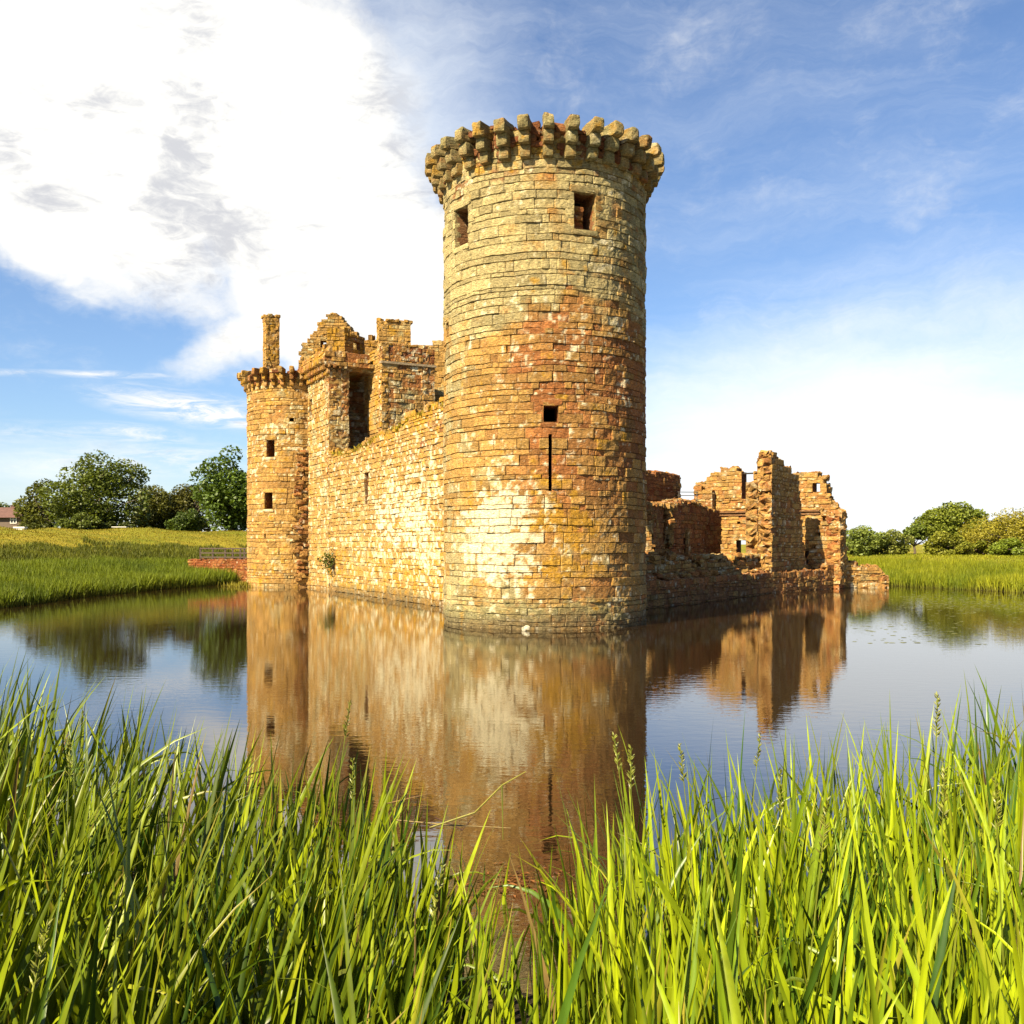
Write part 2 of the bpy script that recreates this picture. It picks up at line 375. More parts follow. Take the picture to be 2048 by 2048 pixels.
def build_ground():
    ang = np.concatenate([np.arange(-180, -45, 5), np.arange(-45, 45.01, .3), np.arange(50, 180, 5)]); ang = np.radians(ang)
    r = np.concatenate([[0.001], np.arange(.4, 14, .2), np.arange(14, 120, .5), np.geomspace(120, 3000, 45)])
    A, Rr = np.meshgrid(ang, r, indexing='ij'); X = (Rr*np.sin(A)).ravel(); Y = (Rr*np.cos(A)).ravel()
    Z = ground_z(X, Y); na, nr = len(ang), len(r)
    I, J = np.meshgrid(np.arange(na), np.arange(nr-1), indexing='ij'); I, J = I.ravel(), J.ravel(); I2 = (I+1) % na
    Q = np.stack([I*nr+J, I*nr+J+1, I2*nr+J+1, I2*nr+J], 1)[:, ::-1]
    V = np.stack([X, Y, Z], 1)
    d = sdist(X, Y, WATER_POLY)
    P = np.stack([X, Y, X*0], 1); n1 = fbm(P, .25, 4, 12); n2 = fbm(P*np.array([.35, 1, 1]), .6, 3, 14)
    c = np.tile([.24, .23, .018], (len(X), 1)); c = mix(c, [.36, .28, .03], ss(.35, .65, n1)*.8); c = mix(c, [.10, .14, .012], ss(.5, .7, n2)*.5)
    c = mix(c, [.05, .055, .014], 1-ss(2, 9, d+n1*3)); c = mix(c, [.035, .025, .015], 1-ss(-.2, 1.0, d))
    c = mix(c, [.04, .03, .018], (1-ss(14, 20, Y))*(1-ss(8, 14, d)))
    isl = ss(-.5, .5, -sdist(X, Y, ISLE)); c = mix(c, [.12, .08, .04], isl)
    m, nt = newmat('turf'); L = nt.links.new; out = N(nt, 'ShaderNodeOutputMaterial'); b = N(nt, 'ShaderNodeBsdfPrincipled', inp={'Roughness': .95}); b.inputs['Specular IOR Level'].default_value = .1
    a = N(nt, 'ShaderNodeAttribute', attribute_name='Col'); g = N(nt, 'ShaderNodeNewGeometry')
    n = N(nt, 'ShaderNodeTexNoise', inp={'Scale': 3.5, 'Detail': 6, 'Roughness': .75}); L(g.outputs['Position'], n.inputs['Vector'])
    mr = N(nt, 'ShaderNodeMapRange', inp={'From Min': .3, 'From Max': .7, 'To Min': .65, 'To Max': 1.35}); L(n.outputs['Fac'], mr.inputs[0])
    vm = N(nt, 'ShaderNodeVectorMath', operation='SCALE'); L(a.outputs['Color'], vm.inputs[0]); L(mr.outputs[0], vm.inputs['Scale']); L(vm.outputs[0], b.inputs['Base Color'])
    bp = N(nt, 'ShaderNodeBump', inp={'Strength': .9, 'Distance': .15}); L(n.outputs['Fac'], bp.inputs['Height']); L(bp.outputs[0], b.inputs['Normal']); L(b.outputs[0], out.inputs[0])
    mesh('ground', V, Q, m, None, c, smooth=True, kind='structure')
build_ground()
# water
def build_water():
    m, nt = newmat('moat_water'); L = nt.links.new; out = N(nt, 'ShaderNodeOutputMaterial'); b = N(nt, 'ShaderNodeBsdfPrincipled')
    b.inputs['Base Color'].default_value = (.014, .008, .0035, 1); b.inputs['Roughness'].default_value = .012; b.inputs['IOR'].default_value = 2.7
    g = N(nt, 'ShaderNodeNewGeometry')
    def nz(sc, rot, scale, det):
        mp = N(nt, 'ShaderNodeMapping'); mp.inputs['Scale'].default_value = sc; mp.inputs['Rotation'].default_value = (0, 0, math.radians(rot))
        n = N(nt, 'ShaderNodeTexNoise', inp={'Scale': scale, 'Detail': det, 'Roughness': .55}); L(g.outputs['Position'], mp.inputs[0]); L(mp.outputs[0], n.inputs['Vector']); return n
    a = nz((1, 2.2, 1), 12, 2.2, 3); c = nz((1, 1.6, 1), -20, 9.0, 2); big = nz((1, 1, 1), 0, .07, 3)
    mr = N(nt, 'ShaderNodeMapRange', inp={'From Min': .35, 'From Max': .65, 'To Min': .35, 'To Max': 1.3}); L(big.outputs['Fac'], mr.inputs[0])
    ad = N(nt, 'ShaderNodeMath', operation='MULTIPLY_ADD', inp={1: .22}); L(c.outputs['Fac'], ad.inputs[0]); L(a.outputs['Fac'], ad.inputs[2])
    mu = N(nt, 'ShaderNodeMath', operation='MULTIPLY'); L(ad.outputs[0], mu.inputs[0]); L(mr.outputs[0], mu.inputs[1])
    bp = N(nt, 'ShaderNodeBump', inp={'Strength': 1.0, 'Distance': .0024}); L(mu.outputs[0], bp.inputs['Height']); L(bp.outputs[0], b.inputs['Normal']); L(b.outputs[0], out.inputs[0])
    mesh('water', [(-60, -2, 0), (70, -2, 0), (70, 90, 0), (-60, 90, 0)], [[0, 1, 2, 3]], m, kind='structure')
    # (the ground sheet rises above it everywhere outside the moat)
build_water()

# ================================================================== NEAR ROUND TOWER
TC = (1.17, 34.98); TR = 3.63
def px2ang(px, R=TR, c=TC):
    # angle round the cylinder (0 = toward -Y) seen at picture column px
    az = math.atan((px-1024)/F); d = np.array([math.sin(az), math.cos(az)]); o = -np.array(c); b = d@o; q = o@o-R*R
    t = -b-math.sqrt(max(b*b-q, 0)); p = d*t; return math.atan2(p[0]-c[0], -(p[1]-c[1])), p[1]
def hole(px0, px1, py0, py1, c=TC, R=TR):
    a0, D0 = px2ang(px0, R, c); a1, D1 = px2ang(px1, R, c); D = .5*(D0+D1)
    return [a0*R, a1*R, zz(py1, D), zz(py0, D)]
def tower_zone(P):
    a = np.arctan2(P[:, 0]-TC[0], -(P[:, 1]-TC[1])); z = P[:, 2]; nn = fbm(P, .5, 3, 77)-.5
    zt = z+nn*2.2
    pale = ss(9.6, 11.2, zt)*.85+.35*(1-ss(1.5, 4.5, zt))
    # limewashed patch low on the left flank
    patch = np.exp(-((a+.50)/.42)**2-((zt-3.1)/1.7)**2)
    left = 1-ss(-1.2, .1, a)  # left flank made paler and yellower, sunlight painted into the stone colour
    org = .25+.75*np.exp(-((a-.12)/.42)**2-((z-3.0)/1.7)**2)+.35*ss(14.5, 15.6, z)
    return dict(yel=.45+.5*left-.25*np.exp(-((z-7.5)/3)**2)*(1-left), pale=pale+.58*left, whi=.0+1.0*patch+.08*np.exp(-((z-8.5)/2.6)**2)+.07, org=org,
                rust=.1+.55*ss(14.2, 15.2, z)+.3*np.exp(-((z-8)/2.5)**2)*ss(-.2, .8, a), green=ss(10.5, 12.5, z)*(.35+.5*ss(0, 1.0, a))+1.1*(1-ss(.5, 1.5, z+nn*.8)), dark=.85*(1-ss(.12, .75, z+nn*.8)))
tower = thing('round_tower', (TC[0], TC[1], 0), 'tall round sandstone tower with a ring of corbels, nearest part of the castle', 'tower')
W1 = hole(910, 936, 416, 492); W2 = hole(1148, 1191, 386, 460); W3 = hole(1087, 1117, 811, 844); W4 = hole(1097, 1104, 868, 982); W5 = hole(893, 899, 645, 675)
def mkU(R, fine, coarse, half):
    return np.concatenate([np.arange(-math.pi, -half, coarse/R), np.arange(-half, half, fine/R), np.arange(half, math.pi, coarse/R), [math.pi]])*R
Um = mkU(TR, .032, .14, 1.75)
rg = prof([(-12, 16.3), (12, 16.3)])
masonry('wall', M_ST, tower, Um, -1.0, 16.6, cylmap(TC, TR), tower_zone, T=1.0, top=lambda u: 16.25+.18*np.sin(u*2.3)+.12*np.sin(u*5.1), rag=.3, holes=[W1, W2, W3, W4, W5],
        wrap=True, ch=.255, sw=.54, seed=5, rows=6, jit=.05, jd=.055, prot=.026, warp=.035, smooth=False)
# unseen cap disc, added only to keep the inside of the tower dark
th = np.linspace(0, 2*np.pi, 49)[:-1]; ring = np.stack([TC[0]+2.75*np.cos(th), TC[1]+2.75*np.sin(th), th*0+15.9], 1)
V = np.concatenate([[[TC[0], TC[1], 16.05]], ring]); o = mesh('roof', V, np.zeros((0, 4)), M_RUB, None, np.tile([.2, .13, .07], (len(V), 1)), tris=[[0, 1+i, 1+(i+1) % 48] for i in range(48)]); under(o, tower)
def surround(parent, h, c, R, slit=False, cap=True, col=None, mat=M_ST, zone=None, wall=None):
    """lintel, sill and jamb stones round an opening h=(u0,u1,z0,z1)"""
    B = Rough(); mp = wall or cylmap(c, R)
    um = .5*(h[0]+h[1]); w = h[1]-h[0]
    def put(u, z, su, sz, out=.012, dep=.26):
        P = mp(np.array([u-.01, u, u+.01]), np.array([z]*3), np.array([dep/2-out]*3)); t = P[2]-P[0]
        B.block(P[1], (su, dep, sz), (t[0], t[1]), amp=.014, sharp=True, zone=zone)
    t = .2 if not slit else .12
    if not slit:
        put(um, h[3]+.12, w+.3, .24, .02); put(um, h[2]-.09, w+.22, .18, .035)
        z = h[2]; k = 0
        while z < h[3]-.05:
            s = min(.34, h[3]-z); 
            put(h[0]-t/2-(.05 if k % 2 else 0), z+s/2, t+(.1 if k % 2 else 0), s-.015); put(h[1]+t/2+(.05 if k % 2 == 0 else 0), z+s/2, t+(.1 if k % 2 == 0 else 0), s-.015); z += s; k += 1
    else:
        put(um, h[3]+.1, w+.3, .2, .01); B.build('lintel', mat, parent)
        B = Rough(); put(um, h[2]-.08, w+.3, .16, .01); return B.build('sill', mat, parent)
    return B.build('window_surround', mat, parent)
for h, sl in ((W1, 0), (W2, 0), (W3, 0), (W4, 1)): surround(tower, h, TC, TR, bool(sl), zone=tower_zone)
# broken infill of the upper right window
B = Rough(); wz = W2[3]-W2[2]
for i in range(5):
    for j in range(2):
        u = W2[0]+(.1+j*.2)*(W2[1]-W2[0])/.62*.8; z = W2[2]+(i+.5)*wz*.68/5
        P = cylmap(TC, TR)(np.array([u]), np.array([z]), np.array([.36+.05*(i % 2)]))[0]
        B.block(P, (.24, .3, wz*.68/5), (math.cos(u/TR), math.sin(u/TR)), amp=.05, zone=lambda P: dict(rust=1., org=.5))
B.build('window_infill', M_RUB, tower, label='red rubble infill in the upper right window')
# corbels
def corbel_ring(parent, c, R, n, z0, tiers, zone, mat, width, skip=0.0, start=0.0):
    for k in range(n):
        a = start+k/n*2*math.pi+rng.normal()*.006; d = (math.sin(a), -math.cos(a)); B = Rough()
        z = z0
        for t, (hh, pr) in enumerate(tiers):
            if t == len(tiers)-1 and rng.random() < skip: continue
            L = pr+.35; rc = R-.35+L/2; tw = width*(1+.12*rng.random()-.06)*(1.0+.03*t)
            B.block((c[0]+d[0]*rc, c[1]+d[1]*rc, z+hh/2), (L+rng.normal()*.02, tw, hh*.97), d, amp=.024 if t < len(tiers)-1 else .05, zone=zone,
                    tilt=(.05*rng.normal() if t == len(tiers)-1 else .02, .04*rng.normal())); z += hh
        B.build('corbel', mat, parent)
cz = lambda P: dict(pale=.6, green=.95, org=.45, yel=.4, whi=.0, rust=.25, dark=.18)
corbel_ring(tower, TC, TR, 33, 15.33, [(.38, .24), (.40, .46), (.44, .68)], cz, M_ST, .355, skip=.03)
# rubble and rusty growth between the corbels, darkened to paint in the gap shade
B = Rough(); rz = lambda P: dict(rust=1.3, org=.35, green=.5, dark=.45)
for k in range(33*9):
    a = rng.random()*2*math.pi; z = 15.45+rng.random()**.8*.8; rr = TR-.06+(z-15.4)*.10*rng.random(); s = .12+.16*rng.random()
    B.block((TC[0]+math.sin(a)*rr, TC[1]-math.cos(a)*rr, z), (s*1.2, s*1.4, s*.8), (math.sin(a), -math.cos(a)), amp=.06, zone=rz, tilt=(rng.normal()*.2, rng.normal()*.2))
for k in range(110):
    a = rng.random()*2*math.pi; rr = TR-.45+rng.random()*.75; s = .15+.22*rng.random()
    B.block((TC[0]+math.sin(a)*rr, TC[1]-math.cos(a)*rr, 16.30+.14*rng.random()), (s, s*1.3, s*.7), (math.sin(a), -math.cos(a)), amp=.07, zone=rz, tilt=(rng.normal()*.2, rng.normal()*.2))
B.build('parapet_rubble', M_RUB, tower)

# ================================================================== CURTAIN WALL (left)
CA = np.array([-3.07, 42.9]); CB = np.array([-13.06, 62.1]); CL = np.linalg.norm(CB-CA); cd = (CB-CA)/CL; cn = np.array([-cd[1], cd[0]]); cn = cn if cn[0] < 0 else -cn
def onwall(px):           # distance along the curtain line seen at column px
    k = (px-1024)/F; t = (k*CA[1]-CA[0])/(cd[0]-k*cd[1]); return t, CA[1]+cd[1]*t
tG, _ = onwall(658)
cu = []
for px, py in [(930, 795), (884, 802), (868, 808), (849, 817), (840, 828), (817, 829), (806, 842), (791, 853), (770, 862), (754, 872), (735, 882), (720, 889), (705, 899), (690, 905), (672, 905), (655, 906)]:
    t, D = onwall(px); cu.append((t, zz(py, D)))
cu.sort()
def curtain_zone(P):
    z = P[:, 2]; u = (P[:, 0]-CA[0])*cd[0]+(P[:, 1]-CA[1])*cd[1]; nn = fbm(P, .4, 3, 88)-.5
    return dict(yel=.75, pale=.45+.5*nn-.25*ss(5, 8.5, z), whi=.10+.5*np.exp(-((u-4)/6)**2-((z-4.0+nn*2)/3)**2)+.1, org=.35+.4*(1-ss(1.5, 4, z))+.5*ss(7.5, 8.5, z),
                rust=.15+.45*ss(5, 8, z), green=.9*(1-ss(.4, 1.2, z+nn*.5)), dark=.75*(1-ss(.1, .6, z+nn*.5)))
curtain = thing('curtain_wall', (CA[0], CA[1], 0), 'long pale broken-topped defensive wall between the near round tower and the gatehouse', 'wall')
ta, Da = onwall(728.5); tb, Db = onwall(736)
CH1 = [min(ta, tb), max(ta, tb), zz(1009, Da), zz(946, Da)]
masonry('wall', M_STF, curtain, np.arange(-4.5, tG+.01, .055), -1.0, 10, planemap(CA, cd, cn), curtain_zone, T=1.5, top=prof(cu), rag=.55, holes=[CH1], ch=.24, sw=.40, seed=21, rows=4, jw=.022, jd=.055, prot=.045, jit=.10, warp=.05, layers=9)
surround(curtain, CH1, None, None, True, mat=M_STF, zone=curtain_zone, wall=planemap(CA, cd, cn))
# weathered coping stones and turf on top
def turf_line(name, parent, path, n, wid, zf, hgt=.18, col=(.30, .24, .03), seed=1, **kw):
    r = np.random.default_rng(seed); V = []; Q = []; C = []
    u = r.random(n)*path[2]; P = np.asarray(path[0])[None, :]+np.asarray(path[1])[None, :]*u[:, None]; off = (r.random(n))*wid
    X = P+np.asarray(path[3])[None, :]*off[:, None]; Z = zf(u)
    for k in range(n):
        a = r.random()*6.28; h = hgt*(.4+r.random()); w = .03+.03*r.random(); lx, ly = r.normal()*.3*h, r.normal()*.3*h
        b = np.array([X[k, 0], X[k, 1], Z[k]-.05]); s = np.array([math.cos(a), math.sin(a), 0])*w
        V += [b-s, b+s, b+np.array([lx, ly, h])+s*.3, b+np.array([lx, ly, h])-s*.3]; Q.append([4*k, 4*k+1, 4*k+2, 4*k+3])
        c = np.array(col)*(.5+.9*r.random()); C += [c]*4
    o = mesh(name, V, Q, M_FAR, None, np.array(C), **kw); under(o, parent); return o
cprof = prof(cu)
turf_line('moss', curtain, (CA, cd, tG, -cn), 9000, .9, lambda u: cprof(u)+.02-.25*np.random.default_rng(5).random(len(u)), .13, (.36, .27, .02), 4, kind='stuff')
B = Rough()
for k in range(60):
    u = rng.random()*tG; w = .1+rng.random()*1.0; P = CA+cd*u-cn*w; s = .18+.22*rng.random()
    B.block((P[0], P[1], cprof(u)+.02+.1*rng.random()), (s*1.4, s, s*.6), cd, amp=.06, zone=lambda P: dict(pale=.6, org=.6, yel=.7))
B.build('coping_stone', M_RUB, curtain)

# ================================================================== FAR ROUND TOWER
FC = (-14.7, 65.0); FR = 3.03
def far_zone(P):
    z = P[:, 2]; nn = fbm(P, .4, 3, 99)-.5
    return dict(yel=.7, pale=.3+nn*.6, whi=.12+.2*np.exp(-((z-9)/2)**2), org=.4+.25*nn, rust=.12, green=.25*(1-ss(.3, .9, z)), dark=.4*(1-ss(.05, .4, z)))
ftower = thing('round_gate_tower', (FC[0], FC[1], 0), 'smaller distant round gatehouse tower with square windows and corbel ring', 'tower')
FW = [hole(533, 549, 880, 914, FC, FR), hole(529, 545, 985, 1018, FC, FR), hole(579, 588, 836, 843, FC, FR), hole(528, 531, 1067, 1076, FC, FR)]
masonry('wall', M_STF, ftower, mkU(FR, .06, .2, 1.6), -1.0, 14.2, cylmap(FC, FR), far_zone, T=.8, top=lambda u: 13.9+0*u, rag=.3, holes=FW, wrap=True, ch=.3, sw=.5, seed=31, rows=4, jw=.025, jd=.06, prot=.03, jit=.05, layers=5)
for i, h in enumerate(FW[:3]): surround(ftower, h, FC, FR, i == 2, mat=M_STF, zone=far_zone)
corbel_ring(ftower, FC, FR, 34, 12.95, [(.38, .22), (.38, .42), (.42, .62)], lambda P: dict(pale=.3, org=.7, yel=.5, rust=.3, green=.5, dark=.15), M_STF, .25, skip=.05)
V = np.concatenate([[[FC[0], FC[1], 13.9]], np.stack([FC[0]+2.4*np.cos(th), FC[1]+2.4*np.sin(th), th*0+13.8], 1)])
o = mesh('roof', V, np.zeros((0, 4)), M_RUB, None, np.tile([.2, .13, .05], (len(V), 1)), tris=[[0, 1+i, 1+(i+1) % 48] for i in range(48)]); under(o, ftower)  # unseen disc added to shut daylight out of this tower too
B = Rough()
for k in range(200):
    a = rng.random()*6.283; rr = FR-.1+rng.random()*.15; B.block((FC[0]+math.sin(a)*rr, FC[1]-math.cos(a)*rr, 13.2+rng.random()*.8), (.25, .25, .2), (1, 0), amp=.06, zone=rz)
B.build('parapet_rubble', M_RUB, ftower)
B = Rough(); aS, DS = px2ang(607, FR, FC)
for k in range(110):
    z = .2+8.6*rng.random()**.9; a = aS+(rng.random()-.5)*.34*(1.0 if z < 7 else .6); rr = FR-.02+.14*rng.random()
    B.block((FC[0]+math.sin(a)*rr, FC[1]-math.cos(a)*rr, z), (.30+.2*rng.random(), .3, .14+.1*rng.random()), (math.cos(a), math.sin(a)), amp=.06, zone=lambda P: dict(rust=.65, yel=.35, pale=.2+.25*ss(6, 8, P[:, 2]), whi=.1), tilt=(rng.normal()*.08, 0))
B.build('eroded_masonry', M_RUB, ftower, label='red eroded strip of masonry on the right side of the distant tower')

# ================================================================== GATEHOUSE BLOCKS
gz1 = lambda P: dict(yel=.8, pale=.45, whi=.28, org=.35, green=.2*(1-ss(.3, .9, P[:, 2])), dark=.4*(1-ss(.05, .4, P[:, 2])))
gz2 = lambda P: dict(yel=.25, pale=.45, whi=.30, org=.12, rust=.25, green=.35)
gz3 = lambda P: dict(yel=.5, pale=.15, whi=.05, org=.75, rust=.5)
gd = np.array([.887, .462]); gb = np.array([-.462, .887])     # across (to the right) and back
GA = CA+cd*tG
gate = thing('gatehouse', (GA[0], GA[1], 0), 'tall roofless gatehouse block with gable and chimneys rising behind the long pale wall', 'building')
def gwall(name, P0, d, n, L, z0, z1, zone, top=None, T=.8, holes=(), seed=0, rag=.4, res=.06, jit=.08, ch=.25, sw=.4, **kw):
    return masonry(name, M_STF, gate, np.arange(0, L+1e-6, L/max(2, round(L/res))), z0, z1, planemap(P0, d, n), zone, T=T, top=top, holes=holes, seed=seed, rag=rag, ch=ch, sw=sw, jw=.022, jd=.055, prot=.04, rows=4, jit=jit, layers=4, warp=.04, **kw)
# lit flank in the plane of the curtain wall, with a tall slot
s0, Ds = onwall(619.2); s1, _ = onwall(623.5)
gwall('flank_wall', GA, cd, cn, CL-tG+1.4, -1.0, 13.3, gz1, T=.8, holes=[[min(s0, s1)-tG, max(s0, s1)-tG, zz(837, 61.5), zz(797, 61.5)]], seed=41)
# grey front face
gwall('front_wall', GA-cn*0, gd, -gb, 1.24, 7.0, 13.3, gz2, T=.8, seed=42)
gwall('inner_wall', GA+gd*1.24, gb, gd, 4.0, 5.0, 13.6, gz2, T=.5, seed=43, res=.12)
gwall('recess_wall', GA+gb*3.6+gd*.8, gd, -gb, 3.6, 5.0, 14.4, gz2, T=.5, seed=44, res=.1)
# machicolated parapet: rows of small corbels under a wall head
B = Rough()
for k in range(14):
    u = .12+k*.34
    for t in range(3):
        P = GA+cd*u+cn*(.04+t*.16); B.block((P[0], P[1], 13.0+t*.32+.16), (.30+.1*t, .2, .28), cn, amp=.03, zone=gz3)
for k in range(4):
    u = -.05+k*.34
    for t in range(2):
        P = GA+gd*u-gb*(.0+t*.12); B.block((P[0], P[1], 13.1+t*.3+.15), (.28+.1*t, .17, .27), -gb, amp=.03, zone=gz2)
B.build('corbel_table', M_STF, gate)
pp = GA+cn*.45-gb*.25
gwall('parapet', GA-gb*.30+cn*.35, gd, -gb, 3.35, 13.55, 15, lambda P: dict(pale=.35, whi=.25, org=.3, rust=.5, yel=.3), T=.55, top=prof([(0, 14.55), (2.2, 14.5), (2.7, 14.3), (3.35, 13.8)]), seed=45)
gwall('parapet', GA+cn*.40-gb*.2, cd, cn, 4.9, 13.85, 15, gz3, T=.5, top=prof([(0, 14.6), (1.5, 14.7), (4.9, 14.3)]), seed=46)
gwall('parapet_floor', GA+gb*.1, gd, -gb, 3.2, 13.35, 13.7, gz2, T=3.6, seed=47, res=.15)
# gable behind
GBp = at(597, 0, 66); 
def gp(px, D=66.): return (px-597)/F*D
gwall('gable', GBp[:2], (1, .12), (-.12, -1), gp(712)+.0, 10, 19.5, lambda P: dict(yel=.8, pale=.35, org=.5, whi=.0, rust=.15), T=.7, seed=48, rag=.06, ch=.15, sw=.3,
      top=prof([(0, zz(722, 66)), (gp(601), zz(718, 66)), (gp(603), zz(683, 66)), (gp(613), zz(680, 66)), (gp(626), zz(668, 66)), (gp(645), zz(640, 66)), (gp(657), zz(622, 66)), (gp(671), zz(620, 66)), (gp(684), zz(636, 66)), (gp(698), zz(655, 66)), (gp(712), zz(660, 66))]),
      holes=[[gp(640), gp(652), zz(698, 66), zz(680, 66)]])
# dormer-like turret beside the gable
D0 = at(655, 0, 60.5)[:2]
gwall('turret_wall', D0, (1, .15), (-.15, -1), 33/F*60.5, 13.5, zz(661, 60.5), lambda P: dict(yel=.9, org=.9, rust=.3), T=.4, seed=49, rag=.05)
D1 = D0+np.array([33/F*60.5, .15])
gwall('turret_wall', D1, (.62, .78), (.78, -.62), 2.1, 13.5, zz(659, 60.5), gz3, T=.4, seed=50, rag=.15, holes=[[.75, 1.35, zz(697, 61), zz(681, 61)]], top=prof([(0, zz(661, 60.5)), (1.0, zz(658, 60.5)), (1.7, zz(668, 60.5)), (2.1, zz(690, 60.5))]))
# broken bits between turret and second block
gwall('broken_wall', at(729, 0, 61)[:2], (.95, .3), (-.3, -.95), 26/F*61, 11, 17, lambda P: dict(yel=.6, org=.5, pale=.3), T=.5, seed=51, rag=.4, top=prof([(0, zz(690, 61)), (.22, zz(675, 61)), (.4, zz(672, 61)), (.5, zz(683, 61)), (.82, zz(680, 61))]))
# second block
G2 = at(764, 0, 58)[:2]; L2 = 3.43
stz = zz(726, 58)
gwall('front_wall', G2, gd, -gb, L2, 6.0, stz, gz2, T=.6, seed=52, rag=0)
gwall('front_wall', G2, gd, -gb, L2, stz+.14, zz(683, 58), lambda P: dict(yel=.3, pale=.1, whi=.15, org=.35, rust=.9), T=.6, seed=53, rag=.18, top=lambda u: zz(684, 58)-.02*u)
gwall('flank_wall', G2, gb, -gd, 2.6, 6.0, zz(683, 58), lambda P: dict(yel=.9, pale=.3, org=.6), T=.4, seed=54, rag=.3, top=lambda u: zz(686, 58)-.1*u)
gwall('flank_wall', G2+gd*(L2-.4), gb, gd, 2.6, 6.0, zz(684, 58), gz2, T=.4, seed=55, res=.12)
V, Q = obox(G2-gb*.09-gd*.08, gd, L2+.16, gb, .4, stz, stz+.14); o = mesh('string_course', V, Q, M_STF, None, np.tile([.36, .27, .17], (8, 1))); under(o, gate)
V, Q = obox(G2+gb*.5+gd*.3, gd, L2-.6, gb, 2.2, stz, stz+.2); o = mesh('roof_slab', V, Q, M_RUB, None, np.tile([.2, .12, .05], (8, 1))); under(o, gate)
def chimney(P0, w, dp, z0, z1, zf, seed, d=gd, b=gb, n=True):
    c = bpy.data.objects.new('chimney', None); COL.objects.link(c); c.parent = gate
    off = gate.location
    c.location = (P0[0]-off[0], P0[1]-off[1], z0-off[2])
    def add(o): o.parent = c; o.location = (-P0[0], -P0[1], -z0)
    U1 = np.arange(0, w+1e-6, w/round(w/.07)); U2 = np.arange(0, dp+1e-6, dp/round(dp/.07)); kw = dict(ch=.25, sw=.35, jw=.02, jd=.045, prot=.03, rows=4, layers=2, T=.25, rag=.12)
    add(masonry('stack_face', M_STF, None, U1, z0, z1, planemap(P0, d, -b), zf, seed=seed, top=lambda u: z1-.1+.05*np.sin(u*9), **kw))
    add(masonry('stack_face', M_STF, None, U1, z0, z1, planemap(P0+b*dp, d, b), zf, seed=seed+1, top=lambda u: z1-.1+0*u, **kw))
    add(masonry('stack_face', M_STF, None, U2, z0, z1, planemap(P0, b, -d), zf, seed=seed+2, top=lambda u: z1-.1+0*u, **kw))
    add(masonry('stack_face', M_STF, None, U2, z0, z1, planemap(P0+d*w, b, d), zf, seed=seed+3, top=lambda u: z1-.1+0*u, **kw))
    R_ = Rough()
    for k in range(int(22*w*dp)+8):
        u = rng.random()*w; v = rng.random()*dp; P = P0+d*u+b*v; R_.block((P[0], P[1], z1-.08+.08*rng.random()), (.28, .24, .2), d, amp=.06, zone=lambda P: dict(pale=.4, org=.7, yel=.7))
    add(R_.build('cap_rubble', M_RUB))
CP = at(532, 0, 64.5)[:2]
chimney(CP, .90, .85, 12.5, zz(629, 64.5), lambda P: dict(yel=.6, org=.65, pale=.2, rust=.3), 60, gd, gb)
CP = at(758, 0, 59.5)[:2]
chimney(CP+np.array([.0, .0]), 1.95, 1.2, 14.3, zz(642, 60), lambda P: dict(yel=.8, pale=.3, org=.5), 66, np.array([.97, .24]), np.array([-.24, .97]))
# third block, seen beside the near tower
G3 = at(836, 0, 64)[:2]
gwall('rear_wall', G3, (1, .05), (-.05, -1), 3.2, 5, 17, lambda P: dict(yel=.9, pale=.35, org=.4), T=.5, seed=56, rag=.05, top=prof([(0, zz(690, 64)), (1.5, zz(680, 64)), (3.2, zz(672, 64))]))
gwall('rear_wall', G3-np.array([2.2, -2.2]), (1, .05), (-.05, -1), 3, 5, 14.6, gz2, T=.5, seed=57, res=.12)

# ================================================================== RIGHT-HAND RUINS
RA = np.array([5.2, 40.9]); RB = at(1545, 0, 55.1)[:2]; RC = at(1702, 0, 62.1)[:2]
rd = (RB-RA)/np.linalg.norm(RB-RA); rn = np.array([rd[1], -rd[0]]); rL = np.linalg.norm(RB-RA)
rd2 = (RC-RB)/np.linalg.norm(RC-RB); rn2 = np.array([rd2[1], -rd2[0]]); rL2 = np.linalg.norm(RC-RB)
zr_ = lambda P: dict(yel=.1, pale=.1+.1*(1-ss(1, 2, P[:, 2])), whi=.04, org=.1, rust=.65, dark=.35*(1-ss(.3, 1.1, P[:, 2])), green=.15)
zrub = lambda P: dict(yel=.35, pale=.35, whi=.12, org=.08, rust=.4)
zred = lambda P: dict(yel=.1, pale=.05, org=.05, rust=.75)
def rwall(name, parent, P0, d, n, L, z0, z1, zone, top=None, T=1.0, holes=(), seed=0, rag=.5, res=.06, jit=.14, mat=None, ch=.24, sw=.4, layers=None, **kw):
    return masonry(name, mat or M_STF, parent, np.arange(0, L+1e-6, L/max(2, round(L/res))), z0, z1, planemap(P0, d, n), zone, T=T, top=top, holes=holes, seed=seed, rag=rag, ch=ch, sw=sw, jw=.022, jd=.06, prot=.05, rows=4, jit=jit, layers=layers, warp=.05, **kw)
low = thing('low_moat_wall', (RA[0], RA[1], 0), 'low shaded broken stone wall along the right moat edge', 'wall')
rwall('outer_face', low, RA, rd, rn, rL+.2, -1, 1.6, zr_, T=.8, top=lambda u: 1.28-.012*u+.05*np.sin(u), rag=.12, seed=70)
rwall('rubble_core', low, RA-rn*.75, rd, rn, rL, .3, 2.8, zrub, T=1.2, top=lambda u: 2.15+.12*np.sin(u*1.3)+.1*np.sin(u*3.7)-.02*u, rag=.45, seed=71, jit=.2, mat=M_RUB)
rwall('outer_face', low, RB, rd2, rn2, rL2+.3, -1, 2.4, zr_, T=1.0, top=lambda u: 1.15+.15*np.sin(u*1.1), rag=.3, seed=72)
B = Rough()
